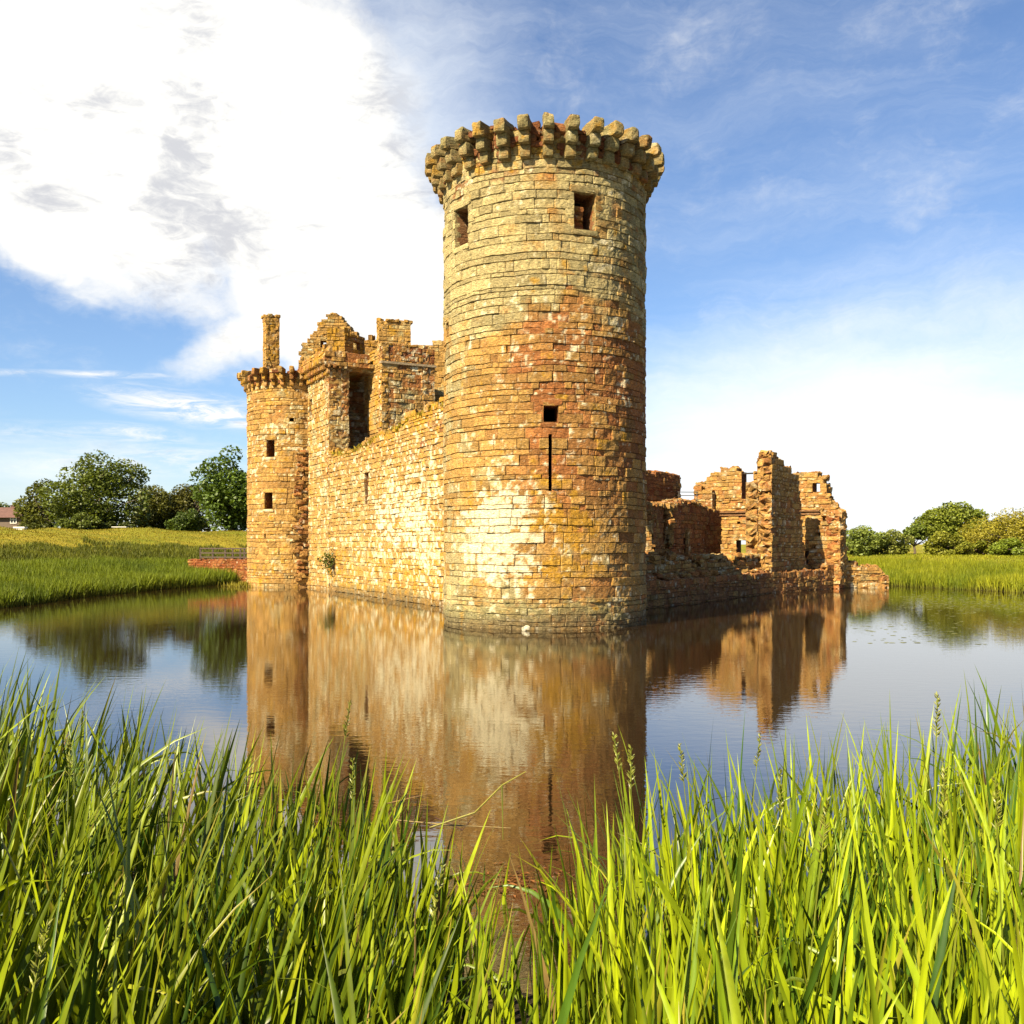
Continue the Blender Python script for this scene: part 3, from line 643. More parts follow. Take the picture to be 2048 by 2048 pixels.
for k in range(300):
    u = rng.random()*rL; w = .3+rng.random()*1.5; P = RA+rd*u-rn*w; s = .15+.25*rng.random(); B.block((P[0], P[1], (1.25 if w < .8 else 2.05)+.12*rng.random()), (s*1.4, s, s*.6), (rng.normal(), rng.normal()), amp=.07, zone=zrub, tilt=(rng.normal()*.15, 0))
B.build('loose_stone', M_RUB, low, kind='stuff')
# tall jagged fragment
frag = thing('jagged_wall_fragment', (RB[0], RB[1], 0), 'tallest jagged shard of ruined wall with a dark flat side', 'ruin')
def online(px, P0, d):
    k = (px-1024)/F; t = (k*P0[1]-P0[0])/(d[0]-k*d[1]); return t, P0[1]+d[1]*t
pf = []
for px, py in [(1541, 1000), (1553, 903), (1560, 900), (1563, 903), (1568, 914), (1580, 915), (1592, 928), (1600, 952), (1601, 1000), (1605, 1050), (1610, 1082), (1617, 1140)]:
    t, D = online(px, RB, rd); pf.append((t, zz(py, D)))
Lf = online(1618, RB, rd)[0]
# profile as function of height: right edge leans outwards towards the base
pt = sorted([(z, t) for t, z in pf[2:]]); rightf = prof(pt)
rwall('shard', frag, RB-rd*.15, rd, rn, Lf+.3, -.6, 8.4, lambda P: dict(yel=.35, pale=.2, whi=.12, org=.12, rust=.4), T=.85, left=lambda z: .0+.18*ss(6.0, 8, z), right=lambda z: rightf(z+.35)+.15, top=prof([(-.3, 7.0), (.0, 7.5), (.35, 8.1), (.8, 8.15), (1.2, 7.75), (2.2, 7.5), (4, 7.2)]),
      rag=.22, seed=73, jit=.17, res=.06)
# thicker broken core behind it, stepping down to the left
rwall('broken_core', frag, RB-rn*.8-rd*.22, rd, rn, 1.5, .6, 7.6, zrub, T=.7, top=lambda u: 6.55-.5*u, rag=.5, seed=74, jit=.22, mat=M_RUB)
# hall wall at the rear, facing the camera
hall = thing('roofless_hall_wall', tuple(at(1500, 0, 62)[:2])+(0,), 'sunlit roofless hall wall with tall window gap and doorway behind the jagged shard', 'ruin')
HD = 63.5; H0 = at(1392, 0, 65.8)[:2]; hd = np.array([.84, -.543]); hn = np.array([-.543, -.84])
HL = online(1684, H0, hd/np.linalg.norm(hd))[0]
def hq(px): return online(px, H0, hd/np.linalg.norm(hd))
hp = []
for px, py in [(1388, 985), (1393, 975), (1400, 971), (1404, 962), (1418, 952), (1430, 946), (1450, 942), (1470, 940), (1484, 939), (1496, 942), (1532, 944), (1545, 942), (1600, 952), (1646, 952), (1650, 958), (1653, 985), (1660, 1000), (1668, 1012), (1676, 1026), (1681, 1033), (1684, 1040)]:
    t, D = hq(px); hp.append((t, zz(py, D)))
def hh_(px0, px1, py0, py1):
    a, D = hq(px0); b, D2 = hq(px1); return [a, b, zz(py1, D), zz(py0, D)]
hz_ = lambda P: dict(yel=.45, pale=.2+.35*ss(5.3, 5.1, P[:, 2]), whi=.1, org=.1+.25*ss(6.3, 7.2, P[:, 2]), rust=.35)
# rises to full height; the gap between the piers is an open window
hw = [hh_(1483, 1507, 920, 998), hh_(1472, 1494, 1080, 1140), hh_(1610, 1618, 1102, 1128), hh_(1474, 1481, 1043, 1048), hh_(1625, 1640, 966, 984)]
hw[4] = [hw[4][0], hw[4][1], hw[4][2], hw[4][3]]
rwall('wall', hall, H0, hd, hn, HL, 0.2, 9.0, lambda P: dict(yel=.5, pale=.3, whi=.08, org=.2, rust=.35), T=1.0, top=prof(hp), holes=hw, rag=.42, seed=80, jit=.16, res=.06)
a0, D_ = hq(1434); a1, _ = hq(1640); hdn = hd/np.linalg.norm(hd); hnn = hn/np.linalg.norm(hn)
for k, zc in enumerate((zz(1022, HD), zz(1028, HD))):
    V, Q = obox(H0+hdn*a0+hnn*(.16-.08*k), hdn, a1-a0, -hnn, .3, zc-.10, zc); o = mesh('string_course', V, Q, M_STF, None, np.tile([.20, .10, .045], (8, 1))); under(o, hall)
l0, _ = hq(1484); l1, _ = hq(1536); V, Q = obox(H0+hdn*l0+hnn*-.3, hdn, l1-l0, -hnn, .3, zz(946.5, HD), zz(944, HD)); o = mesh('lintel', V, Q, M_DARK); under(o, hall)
# window pier, with its shaded reveal
p0, _ = hq(1394); p1, _ = hq(1430); rwall('pier', hall, H0+hdn*p0+hnn*.55, hdn, hnn, p1-p0, zz(1022, HD), zz(958, HD), zrub, T=.5, seed=82, rag=.25, res=.06, layers=3, top=prof([(0, zz(980, 65)), (.5, zz(972, 65)), (.8, zz(985, 65)), (1.4, zz(978, 65))]))
# broken rubble lump on the right part of the hall and its dark corner return
rr0, _ = hq(1622)
rwall('broken_core', hall, H0+hdn*rr0+hnn*.45, hdn, hnn, HL-rr0, .3, 6.4, zrub, T=.5, left=lambda z: .9-.9*ss(5.5, 1.5, z), top=prof([(0, zz(1085, 61)), (.5, zz(1040, 61)), (1.0, zz(1015, 61)), (1.6, zz(1030, 61)), (2.0, zz(1036, 61))]), rag=.5, seed=83, jit=.22, mat=M_RUB)
cr = hq(1682)[0]; C0 = H0+hdn*cr+hnn*.45
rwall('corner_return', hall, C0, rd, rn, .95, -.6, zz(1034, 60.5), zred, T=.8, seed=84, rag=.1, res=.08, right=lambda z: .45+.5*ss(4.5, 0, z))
# middle cross wall, shaded, between tower and hall
mid = thing('shaded_inner_wall', tuple(at(1360, 0, 54)[:2])+(0,), 'dark red inner wall with crumbling sunlit ends between the near tower and the roofless hall', 'ruin')
m0 = at(1300, 0, 49)[:2]; m1 = at(1442, 0, 60.5)[:2]; md = (m1-m0)/np.linalg.norm(m1-m0); mn = np.array([md[1], -md[0]]); mL = np.linalg.norm(m1-m0)
def mq(px): return online(px, m0, md)
mp_ = [(mq(px)[0], zz(py, mq(px)[1])) for px, py in [(1295, 1013), (1310, 1010), (1325, 1012), (1333, 1012), (1345, 1012), (1360, 1005), (1380, 1003), (1400, 1010), (1420, 1022), (1445, 1026)]]
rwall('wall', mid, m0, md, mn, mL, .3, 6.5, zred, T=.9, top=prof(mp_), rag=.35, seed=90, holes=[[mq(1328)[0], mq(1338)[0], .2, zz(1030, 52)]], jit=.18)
q = at(1286, 0, 47.5)[:2]; rwall('end_stub', mid, q, (1, -.1), (-.1, -1), .42, .3, zz(1012, 47.5), zrub, T=1.2, seed=91, rag=.3, jit=.2, mat=M_RUB)
q = at(1329, 0, 51.0)[:2]; rwall('end_stub', mid, q, (.9, -.4), (-.4, -.9), .30, .3, zz(1014, 51), zrub, T=.8, seed=92, rag=.35, jit=.2, mat=M_RUB, right=lambda z: .12+.2*ss(1, 5, z))
q = at(1371, 0, 54)[:2]; rwall('end_stub', mid, q, (.9, -.4), (-.4, -.9), .14, .3, zz(1058, 54), zrub, T=.5, seed=93, rag=.1, jit=.1, mat=M_RUB)
B = Rough()
for k in range(160):
    u = rng.random()*mL; w = rng.random()*1.1; P = m0+md*u-mn*w; s = .18+.25*rng.random(); B.block((P[0], P[1], np.interp(u, [a[0] for a in mp_], [a[1] for a in mp_])+.1*rng.random()-.02), (s*1.4, s, s*.55), (rng.normal(), rng.normal()), amp=.07, zone=zrub)
B.build('capping_stone', M_RUB, mid)
# far red block just right of the tower
blk = thing('red_stair_block', tuple(at(1330, 0, 68)[:2])+(0,), 'square dark red masonry block seen over the inner wall beside the near tower', 'ruin')
b0 = at(1270, 0, 62)[:2]; bd = np.array([.62, .78]); bd /= np.linalg.norm(bd); bn = np.array([bd[1], -bd[0]])
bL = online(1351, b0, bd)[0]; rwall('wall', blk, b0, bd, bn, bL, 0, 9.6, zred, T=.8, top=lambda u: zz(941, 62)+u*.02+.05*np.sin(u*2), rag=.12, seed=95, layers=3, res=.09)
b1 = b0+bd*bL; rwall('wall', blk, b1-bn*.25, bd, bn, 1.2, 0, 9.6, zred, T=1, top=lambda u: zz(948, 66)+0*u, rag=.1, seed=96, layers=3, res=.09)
# safety rails by the block
sr = thing('safety_rail', tuple(at(1358, 1000, 66)[:2])+(0,), 'thin two-bar steel safety rail between the red block and the hall wall', 'railing')
for py in (984, 991):
    v, q = tube_data([at(1350, py, 66.5), at(1396, py+.3, 64.0)], [.03, .03], 6); under(mesh('rail', v, q, M_METAL), sr)
for px in (1358, 1394):
    D = 66.5-(px-1350)/46*2.5; v, q = tube_data([at(px, 983, D), at(px, 1012, D)], [.03, .03], 6); under(mesh('post', v, q, M_METAL), sr)
# low stub at far right
stub = thing('low_ruin_stub', tuple(at(1735, 0, 62)[:2])+(0,), 'low sunlit heap of ruined wall at the far right end', 'ruin')
e0 = at(1688, 0, 61.5)[:2]; ed = np.array([1, .06]); en = np.array([.06, -1.])
ep = prof([((px-1688)/F*62, zz(py, 62)) for px, py in [(1688, 1118), (1700, 1120), (1710, 1127), (1722, 1133), (1740, 1136), (1744, 1127), (1752, 1127), (1756, 1132), (1766, 1140), (1772, 1152), (1780, 1156)]])
rwall('wall', stub, e0, ed, en, 92/F*62, -.6, 2.2, lambda P: dict(yel=.45, pale=.3, whi=.22, org=.1, rust=.4), T=1.6, top=ep, rag=.3, seed=97, jit=.2, mat=M_RUB, ch=.2, sw=.36)
e1 = e0+ed*(84/F*62); rwall('end_wall', stub, e1+en*.03, (.5, .86), (.86, -.5), 1.0, -.6, zz(1153, 62), zr_, T=.5, seed=98, rag=.1)

# ================================================================== BRIDGE, RED RETAINING WALL, RAILING
ret = thing('red_retaining_wall', tuple(at(440, 0, 69)[:2])+(0,), 'low red rubble retaining wall under the wooden railing left of the distant tower', 'wall')
r0 = at(376, 0, 70.5)[:2]; r1 = at(505, 0, 68)[:2]; ud = (r1-r0); uL = np.linalg.norm(ud); ud /= uL; un = np.array([ud[1], -ud[0]])
masonry('wall', M_STF, ret, np.arange(0, uL, .06), -.8, 1.9, planemap(r0, ud, un), lambda P: dict(yel=.0, rust=1.1, pale=.0, whi=.02, org=.0), T=2.2, top=lambda u: 1.72+0*u, rag=.12, ch=.2, sw=.32, seed=110, jit=.1, jw=.022, jd=.06, prot=.04, layers=6)
rail = thing('wooden_railing', tuple(at(450, 0, 69.5)[:2])+(1.75,), 'brown wooden post and rail fence on the bridge beside the distant tower', 'railing')
f0 = at(400, 0, 70)[:2]; f1 = at(500, 0, 68.6)[:2]
def lerp(a, b, t): return a+(b-a)*t
for px in (401, 426, 451, 466, 481, 489, 496):
    P = lerp(f0, f1, (px-400)/100.); D = P[1]; v, q = boxd(P[0]-.055, P[0]+.055, P[1]-.05, P[1]+.05, 1.70, zz(1095.5, D)); under(mesh('post', v, q, M_WOOD), rail)
for py in (1097, 1106, 1114.5):
    for (a, b) in (((f0, f1)),):
        v, q = join([obox(a+np.array([0, -.075]), b-a, np.linalg.norm(b-a), (0, 1), .04, zz(py, 69)-.045, zz(py, 69)+.045)]); under(mesh('rail', v, q, M_WOOD), rail)

# ================================================================== HOUSE, SIGN, PICNIC TABLE
hs = thing('cottage', tuple(at(10, 0, 150)[:2])+(3.0,), 'small cottage with brown tiled roof and white window, at the far left edge', 'house')
hc = at(8, 0, 150); hz0 = zz(1062, 150); hze = zz(1034, 150); hzr = zz(1013, 150)
x0, x1 = at(-60, 0, 150)[0], at(42, 0, 150)[0]
under(mesh('wall', *boxd(x0, x1, 150, 157, hz0-1, hze), M_HOUSE), hs)
V = np.array([(x0-.3, 149.4, hze-.1), (x1+.3, 149.4, hze-.1), (x1-1.0, 153.5, hzr), (x0-.3, 153.5, hzr), (x0-.3, 157.6, hze-.1), (x1+.3, 157.6, hze-.1)])
under(mesh('roof', V, [[0, 1, 2, 3], [3, 2, 5, 4]], M_ROOF, tris=[[1, 5, 2]]), hs)
cx = at(26, 0, 153)[0]; v, q = join([boxd(cx-.4, cx+.4, 153, 153.8, hzr-1.2, zz(1011, 153)), boxd(cx-.5, cx+.5, 152.9, 153.9, zz(1011, 153), zz(1010, 153)), boxd(cx-.2, cx+.2, 153.2, 153.6, zz(1010, 153), zz(1007, 153))]); under(mesh('chimney', v, q, M_ROOF), hs)
wx0, wx1 = at(20, 0, 149.9)[0], at(33, 0, 149.9)[0]; wz0, wz1 = zz(1047, 149.9), zz(1034.5, 149.9)
fr = mesh('window_frame', *join([boxd(wx0, wx1, 149.9, 150.02, wz0, wz0+.1), boxd(wx0, wx1, 149.9, 150.02, wz1-.1, wz1), boxd(wx0, wx0+.1, 149.9, 150.02, wz0+.1, wz1-.1), boxd(wx1-.1, wx1, 149.9, 150.02, wz0+.1, wz1-.1), boxd((wx0+wx1)/2-.05, (wx0+wx1)/2+.05, 149.9, 150.02, wz0+.1, wz1-.1), boxd(wx0+.1, wx1-.1, 149.92, 150.01, (wz0+wz1)/2+.1, (wz0+wz1)/2+.17)]), M_WHITE); under(fr, hs)
under(mesh('window_glass', *boxd(wx0+.05, wx1-.05, 149.97, 149.995, wz0+.05, wz1-.05), M_GLASS), hs)
bx = at(41, 0, 86); sg = thing('pale_bench', (bx[0], 86, 3.6), 'pale cream box seat on the grass crest near the cottage', 'bench')
sz = float(ground_z([bx[0]], [86.])[0])
under(mesh('seat', *boxd(bx[0]-.5, bx[0]+.5, 85.7, 86.3, sz+.30, sz+.42), M_WHITE), sg); under(mesh('base', *boxd(bx[0]-.45, bx[0]+.45, 85.75, 86.25, sz-.1, sz+.30), M_WHITE), sg)
tx = at(240, 0, 98); tz = float(ground_z([tx[0]], [98.])[0]); pt_ = thing('picnic_table', (tx[0], 98, tz), 'white picnic table on the grass crest under the big leafy tree', 'table')
under(mesh('tabletop', *boxd(tx[0]-.75, tx[0]+.75, 97.7, 98.3, tz+.62, tz+.68), M_WHITE), pt_)
for s in (-1, 1):
    under(mesh('bench_seat', *boxd(tx[0]-.75, tx[0]+.75, 98+s*.65-.12, 98+s*.65+.12, tz+.36, tz+.40), M_WHITE), pt_)
    v, q = join([tube_data([(tx[0]+s*.5, 97.3, tz-.1), (tx[0]+s*.5, 97.9, tz+.64)], [.04, .04], 5), tube_data([(tx[0]+s*.5, 98.7, tz-.1), (tx[0]+s*.5, 98.1, tz+.64)], [.04, .04], 5)]); under(mesh('leg', v, q, M_WHITE), pt_)

# ================================================================== TREES
def leaves(P, size, r, up=.35):
    n = len(P); a = r.normal(size=(n, 3)); a[:, 2] *= .6; a /= np.linalg.norm(a, axis=1)[:, None]
    nn = r.normal(size=(n, 3)); nn[:, 2] = np.abs(nn[:, 2])+up; b = np.cross(nn, a); b /= np.linalg.norm(b, axis=1)[:, None]+1e-9
    s = size*(.6+.8*r.random(n))[:, None]
    V = np.stack([P-a*s*.5, P+b*s*.34+a*s*.05, P+a*s*.55, P-b*s*.34+a*s*.05], 1).reshape(-1, 3)
    return V, np.arange(4*n).reshape(n, 4)
def tree(name, px, py_top, px0, px1, D, label, cat='tree', clumps=60, per=230, leaf=.26, base_y=None, col=(.055, .085, .012), col2=(.12, .15, .02), seed=1, crown_base=.18, shape=.8, trunk=True, depth=None, group=None, clump_r=None, gappy=0., bare=0):
    r = np.random.default_rng(seed); X = (px-1024)/F*D; gz = float(ground_z([X], [D])[0]); zt = zz(py_top, D); H = zt-gz; W = (px1-px0)/F*D*1.14; cx = ((px0+px1)/2-1024)/F*D; W *= 1.12 if px < 1024 else 1.05
    dp = depth or W*.8; t = thing(name, (X, D, gz), label, cat, group)
    zb = gz+H*crown_base; ch = zt-zb
    cr = clump_r or .16*min(W, ch*1.3)
    C = []
    while len(C) < clumps:
        p = r.uniform(-1, 1, 3); 
        if np.linalg.norm(p) > 1 or np.linalg.norm(p) < .35: continue
        v = p[2]; lim = 1.0 if v < 0 else 1.0
        hw = (1-max(v, 0)**2)**.5 if v > 0 else (1-.45*v*v)
        q = np.array([cx+p[0]*(W/2-cr*.8)*(hw*.25+.75), D+p[1]*(dp/2), zb+ch*.42+v*(ch*.58-cr*.7 if v > 0 else ch*.42)])
        C.append((q, cr*r.uniform(.65, 1.25)))
    if gappy: C = [c for c in C if r.random() > gappy*ss(zb+ch*.2, zt, np.array([c[0][2]]))[0]]
    V = []; Cc = []; n0 = 0
    for c, rad in C:
        n = int(per*(rad/cr)**2); d = r.normal(size=(n, 3)); d /= np.linalg.norm(d, axis=1)[:, None]; rr_ = rad*(.6+.4*r.random(n)**.5)*(1+.25*(vn(d*2+c, 1.5, seed)-.5))
        P = c+d*rr_[:, None]*np.array([1.1, 1.1, .8]); v, q = leaves(P, leaf, r); V.append(v)
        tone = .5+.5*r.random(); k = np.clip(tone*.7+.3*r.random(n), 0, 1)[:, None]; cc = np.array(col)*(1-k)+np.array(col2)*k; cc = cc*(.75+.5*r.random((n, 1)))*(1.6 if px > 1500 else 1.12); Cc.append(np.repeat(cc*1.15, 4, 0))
    V = np.concatenate(V); under(mesh('crown', V, np.arange(len(V)).reshape(-1, 4), M_TREE, None, np.concatenate(Cc)), t)
    parts = []; tr = max(.12, W*.028)
    fork = np.array([X, D, gz+H*.30]); parts.append(tube_data([(X, D, gz-.3), (X+.1, D, gz+H*.12), fork], [tr*1.4, tr, tr*.85], 8))
    for k in range(min(len(C), 16)):
        c = C[k][0]; midp = fork*.5+c*.5+np.array([r.normal()*.3, r.normal()*.3, -.1*H*.3]); parts.append(tube_data([fork, midp, c, c+(c-midp)*.35], [tr*.5, tr*.3, tr*.14, tr*.05], 6))
    for k in range(bare):
        c = np.array([cx+r.uniform(-.5, .5)*W, D-dp*.3, zb+ch*r.uniform(.5, 1.0)]); parts.append(tube_data([fork, fork*.4+c*.6, c], [.1, .07, .02], 5))
    v, q = join(parts); under(mesh('trunk', v, q, M_BARK), t)
    return t
GL = 'trees behind the left meadow'; GR = 'trees and bushes beyond the right meadow'
tree('broadleaf_tree', 196, 905, 108, 282, 108, 'biggest dark round-crowned tree on the left, with broad dense foliage', clumps=62, per=300, leaf=.34, seed=1, crown_base=.1, group=GL, col=(.035, .06, .010), col2=(.13, .16, .022))
tree('broadleaf_tree', 92, 948, 42, 128, 112, 'straggly thin-topped tree left of the biggest dark round tree', clumps=42, per=150, leaf=.34, seed=2, crown_base=.06, gappy=.7, group=GL, col=(.045, .06, .012), col2=(.13, .14, .02), bare=7)
tree('broadleaf_tree', 309, 961, 258, 352, 118, 'domed olive-green tree right of the biggest dark round tree', clumps=50, per=230, leaf=.3, seed=3, crown_base=.04, group=GL, col=(.045, .06, .010), col2=(.12, .12, .018))
tree('broadleaf_tree', 372, 967, 326, 420, 120, 'rounded tree with bare brown twigs, second from the distant tower', clumps=48, per=210, leaf=.3, seed=4, crown_base=.05, group=GL, col=(.045, .058, .012), col2=(.12, .11, .02), bare=9)
tree('broadleaf_tree', 462, 884, 404, 530, 100, 'tall tree with ragged sparse top directly left of the distant round tower', clumps=85, per=230, leaf=.33, seed=5, crown_base=.03, gappy=.93, group=GL, col=(.035, .062, .010), col2=(.11, .17, .022))
tree('bush', 372, 1015, 343, 402, 104, 'dark rounded bush in front of the twiggy rounded tree', 'bush', clumps=26, per=180, leaf=.26, seed=6, crown_base=0, group=GL, col=(.03, .055, .01), col2=(.09, .13, .02))
tree('bush', 160, 1022, 128, 192, 100, 'bright green leafy bush below the left side of the biggest tree', 'bush', clumps=22, per=150, leaf=.24, seed=7, crown_base=0, group=GL, col=(.06, .09, .012), col2=(.14, .17, .03))
tree('bush', 75, 1040, 40, 125, 101, 'dark spreading bush beneath the straggly tree', 'bush', clumps=26, per=170, leaf=.24, seed=8, crown_base=0, group=GL, col=(.035, .05, .01), col2=(.09, .1, .015))
tree('bush', 235, 1040, 196, 276, 103, 'low dark undergrowth beside the white picnic table', 'bush', clumps=26, per=170, leaf=.24, seed=9, crown_base=0, group=GL, col=(.03, .045, .01), col2=(.08, .1, .015))
tree('bush', 300, 1052, 262, 345, 106, 'low dark undergrowth below the domed olive-green tree', 'bush', clumps=24, per=170, leaf=.24, seed=10, crown_base=0, group=GL, col=(.03, .045, .01), col2=(.08, .1, .015))
tree('bush', 14, 1052, -20, 44, 118, 'clipped dark hedge bush in front of the cottage', 'bush', clumps=20, per=150, leaf=.22, seed=11, crown_base=0, group=GL, col=(.03, .045, .01), col2=(.09, .11, .015))
tree('broadleaf_tree', -6, 993, -50, 20, 175, 'dark distant treetop above the cottage roof at the left edge', clumps=26, per=150, leaf=.4, seed=12, crown_base=.1, group=GL)
tree('broadleaf_tree', 30, 1008, 14, 62, 178, 'small distant tree behind the cottage chimney', clumps=20, per=150, leaf=.35, seed=13, crown_base=0, group=GL)
tree('broadleaf_tree', 1902, 1001, 1838, 1985, 90, 'round-crowned oak, tallest tree beyond the right meadow', clumps=70, per=230, leaf=.26, seed=20, crown_base=.22, group=GR, col=(.045, .075, .010), col2=(.15, .17, .02))
tree('broadleaf_tree', 1828, 1047, 1808, 1856, 88, 'small dark oak attached to the left side of the tallest oak', clumps=24, per=170, leaf=.22, seed=21, crown_base=.4, group=GR, col=(.04, .065, .01), col2=(.11, .14, .02))
tree('bush', 1716, 1043, 1672, 1768, 86, 'pale green bush next to the ruins on the right', 'bush', clumps=36, per=210, leaf=.2, seed=22, crown_base=0, group=GR, col=(.07, .10, .02), col2=(.16, .19, .035))
tree('bush', 1776, 1052, 1732, 1822, 87, 'pale green bush between the ruin-side bush and the small oak', 'bush', clumps=34, per=210, leaf=.2, seed=23, crown_base=0, group=GR, col=(.07, .09, .02), col2=(.16, .17, .03))
tree('bush', 1892, 1060, 1850, 1938, 82, 'rounded olive bush below the tallest oak', 'bush', clumps=36, per=210, leaf=.2, seed=24, crown_base=0, group=GR, col=(.07, .085, .012), col2=(.19, .19, .02))
tree('bush', 2040, 1016, 1938, 2150, 84, 'large domed yellow-green bush at the right edge', 'bush', clumps=150, per=260, leaf=.15, seed=25, crown_base=0, group=GR, col=(.13, .125, .012), col2=(.22, .19, .02))
tree('bush', 2030, 1072, 1985, 2080, 80, 'low green bush in front of the large yellow-green dome', 'bush', clumps=34, per=200, leaf=.18, seed=26, crown_base=0, group=GR, col=(.07, .10, .012), col2=(.16, .2, .02))
tree('bush', 1955, 1078, 1915, 2000, 83, 'low bush between the olive bush and the yellow-green dome', 'bush', clumps=24, per=200, leaf=.18, seed=27, crown_base=0, group=GR, col=(.08, .10, .012), col2=(.18, .19, .02))
# plant on the curtain wall
pw, Dw = onwall(668); pl = thing('wall_plant', (CA[0]+cd[0]*pw, CA[1]+cd[1]*pw, zz(1125, Dw)), 'small green shrub sprouting from the pale wall just above the water', 'plant')
r_ = np.random.default_rng(3); n = 260; Pc = np.array([CA[0]+cd[0]*pw+cn[0]*.28, CA[1]+cd[1]*pw+cn[1]*.28, zz(1122, Dw)]); dd = r_.normal(size=(n, 3))*np.array([.28, .28, .26]); v, q = leaves(Pc+dd, .16, r_)
under(mesh('foliage', v, q, M_TREE, None, np.repeat(np.array([[.10, .12, .015]])*(.6+.8*r_.random((n, 1))), 4, 0)), pl)
v, q = join([tube_data([Pc-np.array([cn[0]*.3, cn[1]*.3, .5]), Pc+r_.normal(size=3)*.15], [.03, .01], 5) for _ in range(5)]); under(mesh('stem', v, q, M_BARK), pl)

# ================================================================== REEDS AND GRASS
def blades(base, h, w, az, lean, curl, col, seg=6, fold=.25, twist=None, tipcol=None, wprof=None):
    """arrays of n blades -> verts (n*(seg+1)*3), quads, colours"""
    n = len(h); t = np.linspace(0, 1, seg+1)
    ang = lean[:, None]+curl[:, None]*t[None, :]**1.8
    dl = (h/seg)[:, None]; 
    am = .5*(ang[:, 1:]+ang[:, :-1])
    hx = np.concatenate([np.zeros((n, 1)), np.cumsum(np.sin(am)*dl, 1)], 1); hz = np.concatenate([np.zeros((n, 1)), np.cumsum(np.cos(am)*dl, 1)], 1)
    ca, sa = np.cos(az)[:, None], np.sin(az)[:, None]
    cx = base[:, 0][:, None]+ca*hx; cy = base[:, 1][:, None]+sa*hx; cz_ = base[:, 2][:, None]+hz
    tw = (twist if twist is not None else np.zeros(n))[:, None]*(1+.6*t[None, :])
    # width direction: mostly perpendicular to the lean, rotated by twist
    wx = -sa*np.cos(tw)+ca*np.sin(tw)*np.cos(ang); wy = ca*np.cos(tw)+sa*np.sin(tw)*np.cos(ang); wz = -np.sin(tw)*np.sin(ang)
    nx = ca*np.cos(ang)*np.cos(tw)+sa*np.sin(tw); ny = sa*np.cos(ang)*np.cos(tw)-ca*np.sin(tw); nz_ = -np.sin(ang)*np.cos(tw)
    pw_ = wprof(t) if wprof else np.minimum(1, .5+t*1.3)*np.clip(1-t**2.2, 0, 1)**1.0
    W = (w[:, None]*.5)*pw_[None, :]
    Lv = np.stack([cx-wx*W, cy-wy*W, cz_-wz*W], -1); Rv = np.stack([cx+wx*W, cy+wy*W, cz_+wz*W], -1); Mv = np.stack([cx-nx*W*fold, cy-ny*W*fold, cz_-nz_*W*fold], -1)
    V = np.stack([Lv, Mv, Rv], 2).reshape(-1, 3)
    b = (np.arange(n)*(seg+1)*3)[:, None, None]; s = (np.arange(seg)*3)[None, :, None]; 
    q1 = np.stack([b+s+0, b+s+1, b+s+4, b+s+3], -1).reshape(-1, 4); q2 = np.stack([b+s+1, b+s+2, b+s+5, b+s+4], -1).reshape(-1, 4)
    cc = col[:, None, :]*(.72+.35*t[None, :, None]) if False else np.repeat(col[:, None, :], seg+1, 1)
    if tipcol is not None: cc = cc*(1-tipcol[:, None, None]*(t**6)[None, :, None])+np.array([.35, .22, .05])*(tipcol[:, None, None]*(t**6)[None, :, None])
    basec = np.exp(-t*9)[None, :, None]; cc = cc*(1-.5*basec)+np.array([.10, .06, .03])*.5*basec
    C = np.repeat(cc[:, :, None, :], 3, 2).reshape(-1, 3)
    return V, np.concatenate([q1, q2]), C
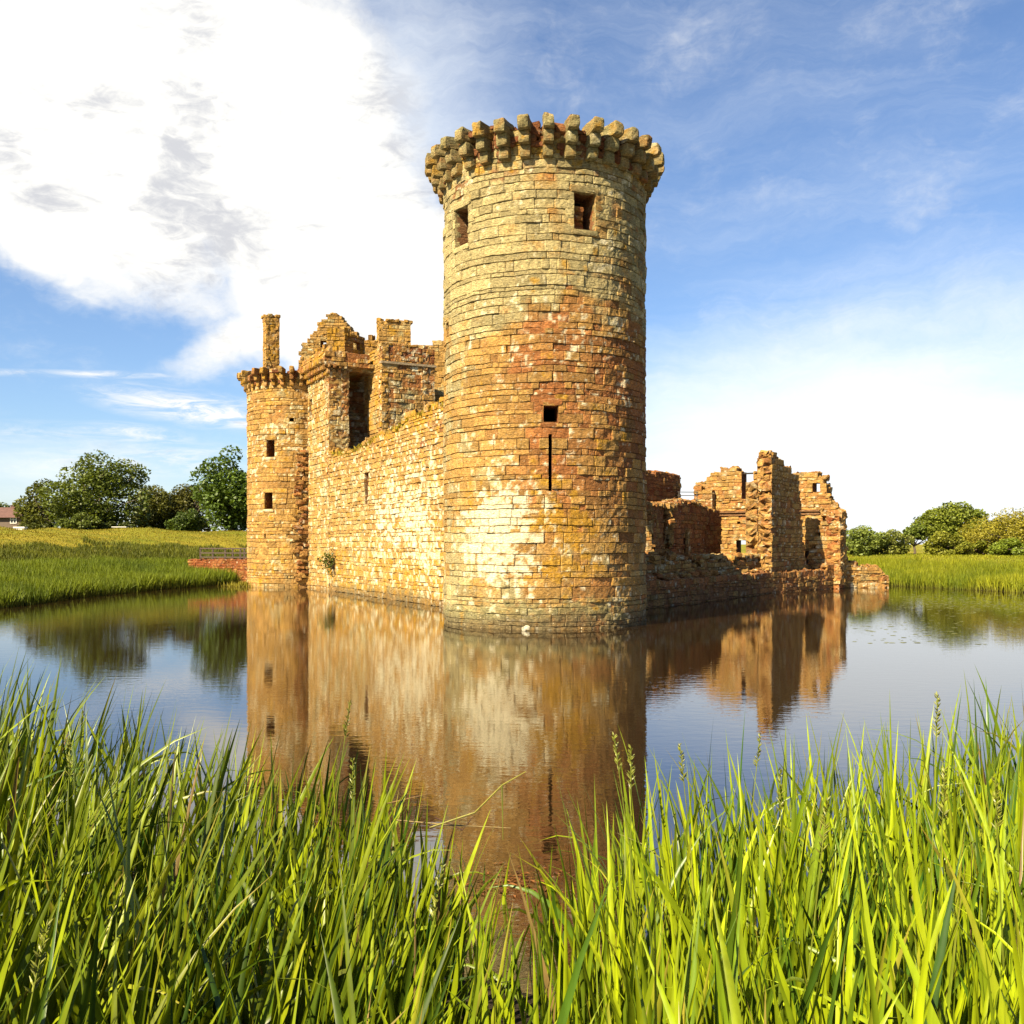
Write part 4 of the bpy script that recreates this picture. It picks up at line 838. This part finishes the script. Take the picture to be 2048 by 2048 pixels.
def near_reeds():
    r = np.random.default_rng(5); n = 21500
    Y = 1.3+r.random(n)**.75*15.5; X = (r.random(n)*2-1)*(Y*.60+.7); Z = ground_z(X, Y); d = sdist(X, Y, WATER_POLY)
    P = np.stack([X, Y, X*0], 1); clump = fbm(P, 1.3, 3, 61); pxv = 1024+X/Y*F
    dens = ss(-2.2, -.6, d)*(.35+.65*ss(.35, .6, clump))*np.clip(4.5/Y, .28, 1)**.8*1.0
    ctr = np.exp(-((pxv-1040)/190)**2)*ss(2.5, 4.2, Y); dens *= 1-.72*ctr
    lo = np.exp(-((pxv-560)/520)**2)*(1-ss(2.2, 3.4, Y)); dens *= 1-.45*lo
    k = r.random(n) < dens; X, Y, Z, pxv, clump, ctr, d = [a[k] for a in (X, Y, Z, pxv, clump, ctr, d)]; n = len(X)
    Z = np.maximum(Z, -.25)
    h = 1.32+.28*r.normal(size=n)*.6+.25*(clump-.5)
    h *= 1-.30*ctr; h *= 1+.22*ss(600, 0, pxv)*ss(4, 9, Y)-.10*ss(300, 700, pxv)*(1-ss(1000, 1250, pxv))
    h = np.where(r.random(n) < .35, h*(.55+.35*r.random(n)), h)
    # the stand grows tallest at the sides and lowest at the middle gap
    sl_ = np.interp(pxv, [-200, 0, 150, 300, 500, 700, 850, 1000, 1120, 1200, 1400, 1700, 1900, 2048, 2300], [.07, .085, .112, .138, .165, .182, .225, .30, .285, .175, .15, .143, .118, .10, .08])
    u_ = r.random(n); lim = CH-Z-Y*(sl_+.012+.16*u_**1.7); h = np.where(r.random(n) < .7, np.minimum(np.maximum(h*1.15, 1.25), lim), np.minimum(h*.75, lim)); h = np.clip(h, .25, 2.0)
    h = np.where(Y < 3.2, np.minimum(h, CH-Z-Y*(.27+.16*r.random(n))), h); h = np.clip(h, .2, 2.0)
    wind = np.where(pxv < 900, .15, -.05)
    az = r.random(n)*2*np.pi; bias = r.random(n) < .55; az = np.where(bias, r.normal(size=n)*.9+np.where(pxv < 1000, 0.0, np.where(r.random(n) < .5, 0.2, 2.8)), az)
    lean = np.abs(r.normal(size=n))*.13+.02+.10*(1-ss(500, 1000, pxv)); curl = np.abs(r.normal(size=n))*.26; fl = r.random(n) < .09; curl = np.where(fl, 1.1+.9*r.random(n), curl); 
    w = .032+.030*r.random(n)**1.2; w = np.where(r.random(n) < .18, w*.5, w); w = w*(1+.25*(1-ss(2.5, 4.5, Y))*ss(900, 1300, pxv))
    g = r.random(n)[:, None]; hue = (clump[:, None]*.5+g*.5)
    hue = ss(.15, .85, hue); col = np.array([.032, .085, .006])*(1-hue)+np.array([.30, .36, .006])*hue; col = col*(.65+.65*r.random((n, 1)))
    rs_ = ss(700, 1400, pxv)[:, None]; col = col*(.82+.4*rs_)  # leaf colour darkens to the left, standing in for shade there
    dry = (r.random(n) < .012) & (Y > 3.2); col[dry] = np.array([.30, .20, .07])*(.6+.6*r.random((dry.sum(), 1)))
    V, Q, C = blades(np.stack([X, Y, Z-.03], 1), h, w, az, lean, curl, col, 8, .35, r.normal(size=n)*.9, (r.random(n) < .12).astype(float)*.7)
    ok = np.ones(n, bool); VV = V.reshape(n, -1, 3); dist = np.sqrt(((VV-np.array([0, 0, CH]))**2).sum(-1)).min(1); bad = dist < .95
    keep = ~bad; nv = VV.shape[1]; VV = VV[keep]; CCc = C.reshape(n, nv, 3)[keep]; m = len(VV); seg = 8
    b = (np.arange(m)*nv)[:, None, None]; s = (np.arange(seg)*3)[None, :, None]
    Q = np.concatenate([np.stack([b+s, b+s+1, b+s+4, b+s+3], -1).reshape(-1, 4), np.stack([b+s+1, b+s+2, b+s+5, b+s+4], -1).reshape(-1, 4)])
    print('near blades', m)
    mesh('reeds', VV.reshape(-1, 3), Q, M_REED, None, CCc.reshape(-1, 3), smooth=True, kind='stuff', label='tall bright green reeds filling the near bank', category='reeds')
near_reeds()
# flowering stalks
def stalks():
    r = np.random.default_rng(9); parts = []; C = []; 
    spots = [(700, 1405, 5.2), (706, 1520, 4.6), (1228, 1470, 4.8), (1262, 1495, 4.4), (1360, 1490, 5.0), (1620, 1480, 5.0), (1875, 1390, 4.4), (1665, 1500, 4.6), (1560, 1540, 4.4), (1830, 1475, 4.0), (1990, 1560, 3.6), (680, 1690, 3.4), (885, 1730, 3.3), (1150, 1780, 3.2), (1655, 1600, 3.4), (1985, 1430, 4.2), (140, 1480, 5.0), (255, 1560, 4.2), (95, 1850, 2.6), (440, 1510, 5.4), (1890, 1540, 3.6), (1100, 1490, 6.0), (1520, 1470, 5.6)]
    for px, py, D in spots[::2]+spots[1:4:2]:
        tip = at(px, py, D); b = np.array([tip[0]+r.normal()*.12, D+r.normal()*.1, float(ground_z([tip[0]], [D])[0])-.02]); m = (tip+b)/2+np.array([r.normal()*.05, 0, .05])
        parts.append(tube_data([b, m, tip], [.004, .0035, .002], 5)); C.append(np.tile([.22, .26, .03], (15, 1)))
        ax = (tip-m)/np.linalg.norm(tip-m)
        for k in range(34):
            c = tip-ax*(k/34)*.20*1.0; a = r.random()*6.28; d = np.array([math.cos(a), math.sin(a), .9+.5*r.random()]); d /= np.linalg.norm(d); L_ = .020+.016*(k/34)
            parts.append(tube_data([c, c+d*L_*.5, c+d*L_], [.001, .0035, .0008], 4)); C.append(np.tile(np.array([.26, .27, .04])*(.6+.7*r.random()), (12, 1)))
    v, q = join(parts); mesh('reed_flowers', v, q, M_REED, None, np.concatenate(C), kind='stuff', label='brownish flowering stalks standing among the near reeds', category='reeds')
    # bent dead stalks lying over the water gap
    for i, (pts, rad, c) in enumerate([([(860, 1655, 7.6), (950, 1625, 7.5), (1005, 1570, 7.4), (1052, 1543, 7.3)], .007, (.30, .27, .05)), ([(770, 1608, 8.0), (830, 1594, 8.1), (862, 1587, 8.2)], .006, (.33, .2, .08)), ([(790, 1640, 7.6), (900, 1650, 7.6), (1022, 1656, 7.6)], .006, (.34, .24, .1)), ([(1004, 1568, 7.4), (1006, 1680, 7.4)], .005, (.16, .2, .03)), ([(870, 1635, 7.8), (925, 1660, 7.8), (945, 1635, 7.7)], .006, (.12, .06, .04))]):
        lab = ['long bent seed-headed stalk arching over the water gap', 'short pinkish dry stalk low over the water, leftmost of the dead stalks', 'flat straw-coloured stalk lying across the water gap', 'thin upright green stalk dropping into the water below the bent seed head', 'dark crooked twig floating in the water gap'][i]
        P = [at(*p) for p in pts]; v, q = tube_data(P, [rad]*(len(P)-1)+[rad*.5], 5); mesh('reed_stalk', v, q, M_REED, None, np.tile(c, (len(v), 1)), label=lab, category='stalk')
stalks()
def bank_reeds(name, n, region, hgt, wid, c1, c2, label, seed, seg=2, dmin=-.4, dmax=9, lean=.22):
    r = np.random.default_rng(seed); x0, x1, y0, y1 = region; X = r.uniform(x0, x1, n*6); Y = r.uniform(y0, y1, n*6); d = sdist(X, Y, WATER_POLY)
    P = np.stack([X, Y, X*0], 1); cl = fbm(P, .35, 3, seed); edge = dmax*(1+.5*(cl-.5))
    k = (d > dmin+.5*(cl-.5)) & (d < edge) & (np.abs(X/Y) < .62); X, Y, cl, d = X[k][:n], Y[k][:n], cl[k][:n], d[k][:n]; n = len(X); Z = np.maximum(ground_z(X, Y), -.1)
    h = hgt*(.6+.5*r.random(n)+.5*(cl-.5)); h *= 1-.35*ss(dmax*.7, dmax, d)
    w = wid*(.6+.8*r.random(n)); hue = np.clip(cl*1.0+.5*(r.random(n)-.5), 0, 1)[:, None]; col = (np.array(c1)*(1-hue)+np.array(c2)*hue)*(.65+.7*r.random((n, 1)))
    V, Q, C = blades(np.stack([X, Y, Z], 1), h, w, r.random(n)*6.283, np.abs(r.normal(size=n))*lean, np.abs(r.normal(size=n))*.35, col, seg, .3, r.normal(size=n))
    mesh(name, V, Q, M_FAR, None, C, kind='stuff', label=label, category='reeds')
bank_reeds('reed_bed', 60000, (-46, -18, 38, 75), 1.0, .05, (.07, .115, .008), (.25, .30, .014), 'green reed bed along the far left bank', 31, dmax=8.5)
bank_reeds('sedge_band', 26000, (-60, -20, 45, 90), .55, .06, (.075, .095, .010), (.20, .21, .016), 'dark tussocky sedge above the left reed bed', 33, dmin=8, dmax=14.5)
bank_reeds('reed_bed', 46000, (22, 50, 46, 92), .95, .05, (.13, .18, .008), (.36, .36, .014), 'yellow-green reed bed along the right bank', 35, dmin=-.3, dmax=8.5)
bank_reeds('meadow_grass', 42000, (-70, -14, 55, 108), .13, .06, (.22, .21, .012), (.42, .32, .025), 'short mown golden grass on the left rise', 37, dmin=13, dmax=60)
bank_reeds('meadow_grass', 24000, (22, 56, 56, 96), .22, .06, (.22, .26, .012), (.38, .36, .02), 'short yellow-green grass on the right field', 39, dmin=6, dmax=40)
# weed at the foot of the far tower, and floating weed on the right water
def tuft(name, c, n, sp, h, col, label, seed):
    r = np.random.default_rng(seed); X = c[0]+r.normal(size=n)*sp[0]; Y = c[1]+r.normal(size=n)*sp[1]; w = np.full(n, .05)
    V, Q, C = blades(np.stack([X, Y, np.full(n, c[2])], 1), h*(.5+r.random(n)), w, r.random(n)*6.28, np.abs(r.normal(size=n))*.5, np.abs(r.normal(size=n))*.6, np.array(col)*(.6+.8*r.random((n, 1))), 3, .3)
    mesh(name, V, Q, M_FAR, None, C, kind='stuff', label=label, category='weeds')
p_ = at(500, 0, 63.5); tuft('waterside_weeds', (p_[0], 64, -.05), 900, (.7, .5), .35, (.28, .24, .02), 'mossy yellow weeds at the foot of the distant round tower', 41)
def pond_weed():
    r = np.random.default_rng(44); V = []; Q = []; C = []
    for k in range(900):
        if r.random() < .7: px = r.uniform(1800, 2120); py = 1205+r.normal()*10+(px-1900)*.03
        else: px = r.uniform(1700, 2060); py = r.uniform(1190, 1290)
        D = F*CH/(py-HOR); P = at(px, HOR+F*CH/D, D); s = r.uniform(.015, .07); m = 7; b = len(V); th_ = np.linspace(0, 6.283, m+1)[:-1]
        ring_ = [(P[0]+math.cos(a)*s*r.uniform(1., 2.2), P[1]+math.sin(a)*s*r.uniform(.7, 1.3), .006) for a in th_]
        V += [(P[0], P[1], .012)]+ring_; Q += [[b, b+1+i, b+1+(i+1) % m] for i in range(m)]; C += [np.array([.26, .27, .09])*r.uniform(.6, 1.2)]*(m+1)
    mesh('pond_weed', V, np.zeros((0, 4)), M_FAR, None, np.array(C), tris=Q, kind='stuff', label='scattered flecks of floating weed on the right water', category='weeds')
pond_weed()
def debris():
    r = np.random.default_rng(46); V = []; T = []; C = []
    for k in range(150):
        px = 1030+r.normal()*55; py = 1765+r.normal()*16; D = F*CH/(py-HOR); P = at(px, py, D); a = r.random()*6.28; l = r.uniform(.01, .05); w_ = l*r.uniform(.15, .5); b = len(V); dx, dy = math.cos(a), math.sin(a)
        V += [(P[0]-dx*l, P[1]-dy*l, .004), (P[0]+dy*w_, P[1]-dx*w_, .012), (P[0]+dx*l, P[1]+dy*l, .006), (P[0]-dy*w_, P[1]+dx*w_, .010)]; T.append([b, b+1, b+2, b+3]); C += [np.array([.30, .12, .035])*r.uniform(.4, 1.3)]*4
    mesh('floating_debris', V, T, M_FAR, None, np.array(C), kind='stuff', label='red-brown leaf litter floating in the reed gap', category='debris')
debris()
B = Rough(); p_ = at(1050, 1252, 31.1); B.block((p_[0], 31.15, .06), (.26, .2, .12), (1, .2), col=(.7, .62, .45), amp=.08)
o = B.build('pale_rock', M_ST, label='small white rock at the waterline in front of the near tower', category='rock')

# ================================================================== WORLD, SUN, CAMERA
w = bpy.data.worlds.new('World'); scene.world = w; w.use_nodes = True; nt = w.node_tree; nt.nodes.clear(); L = nt.links.new
sun_rot = math.atan2(SUN_AZ[0], SUN_AZ[1])           # measured from +Y towards +X
sky = N(nt, 'ShaderNodeTexSky', sky_type='NISHITA'); sky.sun_disc = False; sky.sun_elevation = SUN_EL; sky.sun_rotation = sun_rot; sky.air_density = 1.0; sky.dust_density = .6; sky.ozone_density = 2.0
tc = N(nt, 'ShaderNodeTexCoord'); sx = N(nt, 'ShaderNodeSeparateXYZ'); L(tc.outputs['Generated'], sx.inputs[0])
def M_(op, a, b=None, c=None, clamp=False):
    n = N(nt, 'ShaderNodeMath', operation=op); n.use_clamp = clamp
    for i, v in enumerate((a, b, c)):
        if v is None: continue
        if isinstance(v, (int, float)): n.inputs[i].default_value = v
        else: L(v, n.inputs[i])
    return n.outputs[0]
az = M_('ARCTAN2', sx.outputs[0], sx.outputs[1]); el = M_('ARCSINE', sx.outputs[2])
azd = M_('MULTIPLY', az, 57.2958); eld = M_('MULTIPLY', el, 57.2958)
cmb = N(nt, 'ShaderNodeCombineXYZ'); L(azd, cmb.inputs[0]); L(eld, cmb.inputs[1])
def noise(vec, scale, det, rough=.6, loc=(0, 0, 0), sc=(1, 1, 1), rot=0, dist=0.):
    mp = N(nt, 'ShaderNodeMapping'); mp.inputs['Location'].default_value = loc; mp.inputs['Scale'].default_value = sc; mp.inputs['Rotation'].default_value = (0, 0, math.radians(rot)); L(vec, mp.inputs[0])
    n = N(nt, 'ShaderNodeTexNoise', inp={'Scale': scale, 'Detail': det, 'Roughness': rough, 'Distortion': dist}); L(mp.outputs[0], n.inputs['Vector']); return n
wn = noise(cmb.outputs[0], .10, 5, .6, (3, 7, 0)); vs = N(nt, 'ShaderNodeVectorMath', operation='SUBTRACT'); L(wn.outputs['Color'], vs.inputs[0]); vs.inputs[1].default_value = (.5, .5, .5)
vsc = N(nt, 'ShaderNodeVectorMath', operation='SCALE'); vsc.inputs['Scale'].default_value = 5.5; L(vs.outputs[0], vsc.inputs[0])
va = N(nt, 'ShaderNodeVectorMath', operation='ADD'); L(cmb.outputs[0], va.inputs[0]); L(vsc.outputs[0], va.inputs[1]); WV = va.outputs[0]
def pxae(px, py): 
    dx = (px-1024)/F; dz = (HOR-py)/F; return math.degrees(math.atan(dx)), math.degrees(math.atan(dz/math.sqrt(1+dx*dx)))
def blob(px, py, rx, ry, rot, amp, vec=None):
    """soft ellipse, centre and radii given in degrees through the picture scale"""
    a, e = pxae(px, py); k = 57.3/F
    mp = N(nt, 'ShaderNodeMapping', vector_type='TEXTURE'); mp.inputs['Location'].default_value = (a, e, 0); mp.inputs['Rotation'].default_value = (0, 0, math.radians(rot)); mp.inputs['Scale'].default_value = (rx*k, ry*k, 1000)
    L(vec or WV, mp.inputs[0]); g = N(nt, 'ShaderNodeTexGradient', gradient_type='SPHERICAL'); L(mp.outputs[0], g.inputs[0])
    s = M_('SMOOTH_MIN', g.outputs[0], .55, .4) if False else g.outputs[0]
    return M_('MULTIPLY', s, amp)
def total(bl):
    t = bl[0]
    for b in bl[1:]: t = M_('ADD', t, b)
    return t
# big bright mass in the upper left
mass = total([blob(40, 40, 520, 400, 0, 1.6), blob(330, 100, 430, 380, 0, 1.5), blob(300, 330, 430, 280, -15, 1.1), blob(120, 270, 300, 230, -15, 1.2), blob(620, 330, 260, 300, -15, 1.35), blob(740, 520, 270, 260, 0, 1.5), blob(640, 640, 300, 150, 20, 1.1), blob(215, 470, 250, 120, -30, .9),
              blob(470, 690, 190, 55, 25, .9), blob(190, 590, 140, 50, -30, .5), blob(-40, 330, 200, 130, -25, .6), blob(840, 600, 200, 160, 0, .8), blob(560, 120, 330, 300, 0, .6)])
mn1 = noise(WV, .22, 9, .62, (11, 5, 0), (.9, 1.15, 1), -25); mn2 = noise(cmb.outputs[0], .9, 6, .62, (2, 9, 0), (.45, 1.2, 1), -12, 1.2)
mm = M_('ADD', mass, M_('MULTIPLY', M_('SUBTRACT', mn1.outputs['Fac'], .5), 1.5)); mm = M_('ADD', mm, M_('MULTIPLY', M_('SUBTRACT', mn2.outputs['Fac'], .5), .45))
massf = N(nt, 'ShaderNodeMapRange', interpolation_type='SMOOTHSTEP', inp={'From Min': -.05, 'From Max': 1.15, 'To Min': 0, 'To Max': 1}); L(mm, massf.inputs[0])
# thin veil near the horizon and to the right, streaks on the left
veil = total([blob(1850, 980, 950, 470, 0, 1.3), blob(1500, 980, 600, 300, 0, .6), blob(1700, 650, 700, 500, 30, .30), blob(800, 170, 300, 300, 30, .75), blob(60, 960, 500, 90, 0, .75), blob(1300, 150, 1100, 420, 8, .27), blob(1100, 1080, 2600, 90, 0, .8)])
vn1 = noise(WV, .13, 10, .72, (4, 1, 0), (.32, 2.1, 1), -20, .5); vv = M_('ADD', veil, M_('MULTIPLY', M_('SUBTRACT', vn1.outputs['Fac'], .5), .9))
veilf = N(nt, 'ShaderNodeMapRange', interpolation_type='SMOOTHSTEP', inp={'From Min': .0, 'From Max': 1.35, 'To Min': 0, 'To Max': 1}); L(vv, veilf.inputs[0])
streak = total([blob(150, 748, 320, 9, 3, .8, cmb.outputs[0]), blob(380, 815, 230, 42, -6, 1.1, cmb.outputs[0]), blob(300, 920, 330, 40, 4, .7, cmb.outputs[0]), blob(280, 865, 110, 20, -5, .7, cmb.outputs[0]), blob(470, 838, 100, 20, -8, .8, cmb.outputs[0]), blob(100, 870, 300, 30, 2, .4, cmb.outputs[0])])
sn = noise(cmb.outputs[0], .8, 8, .7, (7, 3, 0), (.35, 1.8, 1), 4, .8); sm_ = N(nt, 'ShaderNodeMapRange', interpolation_type='SMOOTHSTEP', inp={'From Min': .36, 'From Max': .68, 'To Min': .05, 'To Max': 1.15}); L(sn.outputs['Fac'], sm_.inputs[0]); stf = M_('MULTIPLY', M_('MULTIPLY', streak, 1.1), sm_.outputs[0], clamp=True)
# open-sky clouds elsewhere (behind the camera)
bn = noise(cmb.outputs[0], .045, 8, .6, (20, 9, 0), (1, 2.2, 1)); back = N(nt, 'ShaderNodeMapRange', interpolation_type='SMOOTHSTEP', inp={'From Min': .52, 'From Max': .68, 'To Min': 0, 'To Max': .3}); L(bn.outputs['Fac'], back.inputs[0])
outm = N(nt, 'ShaderNodeMapRange', interpolation_type='SMOOTHSTEP', inp={'From Min': 34, 'From Max': 50, 'To Min': 0, 'To Max': 1}); L(M_('ABSOLUTE', azd), outm.inputs[0])
backf = M_('MULTIPLY', back.outputs[0], outm.outputs[0])
dens = M_('MAXIMUM', massf.outputs[0], M_('MAXIMUM', stf, backf))
# cloud brightness: greyer in the thick folds
gn = noise(WV, .20, 9, .66, (31, 2, 0), (.7, 1.5, 1), 38, .5); folds = total([blob(370, 300, 75, 300, -14, 1.0), blob(420, 430, 150, 120, 0, .9), blob(215, 170, 80, 60, 0, .6), blob(60, 350, 190, 60, -30, .9), blob(250, 560, 170, 45, -18, .7), blob(820, 200, 170, 300, 10, .8), blob(760, 570, 60, 30, 0, .5)])
gf = M_('ADD', M_('MULTIPLY', folds, .80), M_('MULTIPLY', M_('ADD', M_('SUBTRACT', gn.outputs['Fac'], .5), M_('MULTIPLY', M_('SUBTRACT', mn2.outputs['Fac'], .5), .7)), 2.6)); gr = N(nt, 'ShaderNodeMapRange', interpolation_type='SMOOTHSTEP', inp={'From Min': .12, 'From Max': .95, 'To Min': 1, 'To Max': .1}); L(gf, gr.inputs[0])
CLOUD = 6.25
cc = N(nt, 'ShaderNodeMix', data_type='RGBA'); cc.inputs[6].default_value = (.60*CLOUD, .61*CLOUD, .65*CLOUD, 1); cc.inputs[7].default_value = (1.0*CLOUD, .985*CLOUD, .94*CLOUD, 1)
L(gr.outputs[0], cc.inputs[0])
tint = N(nt, 'ShaderNodeMix', data_type='RGBA', blend_type='MULTIPLY'); tint.inputs[0].default_value = 1.0; L(sky.outputs[0], tint.inputs[6]); tint.inputs[7].default_value = (.74, .83, .96, 1)
mxv = N(nt, 'ShaderNodeMix', data_type='RGBA'); L(M_('MULTIPLY', veilf.outputs[0], .92), mxv.inputs[0]); L(tint.outputs[2], mxv.inputs[6]); mxv.inputs[7].default_value = (.97*CLOUD, 1.01*CLOUD, 1.03*CLOUD, 1)
mxs = N(nt, 'ShaderNodeMix', data_type='RGBA'); L(dens, mxs.inputs[0]); L(mxv.outputs[2], mxs.inputs[6]); L(cc.outputs[2], mxs.inputs[7])
bg = N(nt, 'ShaderNodeBackground'); bg.inputs['Strength'].default_value = .0505; L(mxs.outputs[2], bg.inputs['Color'])
wo = N(nt, 'ShaderNodeOutputWorld'); L(bg.outputs[0], wo.inputs[0])
w.cycles.sampling_method = 'MANUAL'; w.cycles.sample_map_resolution = 512

sl = bpy.data.lights.new('sun', 'SUN'); sl.energy = 5.0; sl.angle = math.radians(.5); sl.color = (1.0, .86, .58)
so = bpy.data.objects.new('sun', sl); COL.objects.link(so)
from mathutils import Vector
dirv = Vector((SUN_AZ[0]*math.cos(SUN_EL), SUN_AZ[1]*math.cos(SUN_EL), math.sin(SUN_EL))); so.rotation_euler = dirv.to_track_quat('Z', 'Y').to_euler(); so.location = (-20, -20, 30)
cam = bpy.data.cameras.new('camera'); co = bpy.data.objects.new('camera', cam); COL.objects.link(co); co.location = (0, 0, CH); co.rotation_euler = (math.radians(90), 0, 0)
cam.sensor_width = 36; cam.sensor_fit = 'HORIZONTAL'; cam.lens = 36*F/2048; cam.shift_x = 0; cam.shift_y = (HOR-1024)/2048; cam.clip_start = .05; cam.clip_end = 6000
scene.camera = co
vs_ = scene.view_settings; scene.display_settings.display_device = 'sRGB'; vs_.view_transform = 'Standard'; vs_.look = 'None'; vs_.exposure = 1.82; vs_.gamma = 1; vs_.use_curve_mapping = False
scene.cycles.max_bounces = 6; scene.cycles.diffuse_bounces = 3; scene.cycles.transmission_bounces = 3; scene.cycles.glossy_bounces = 3
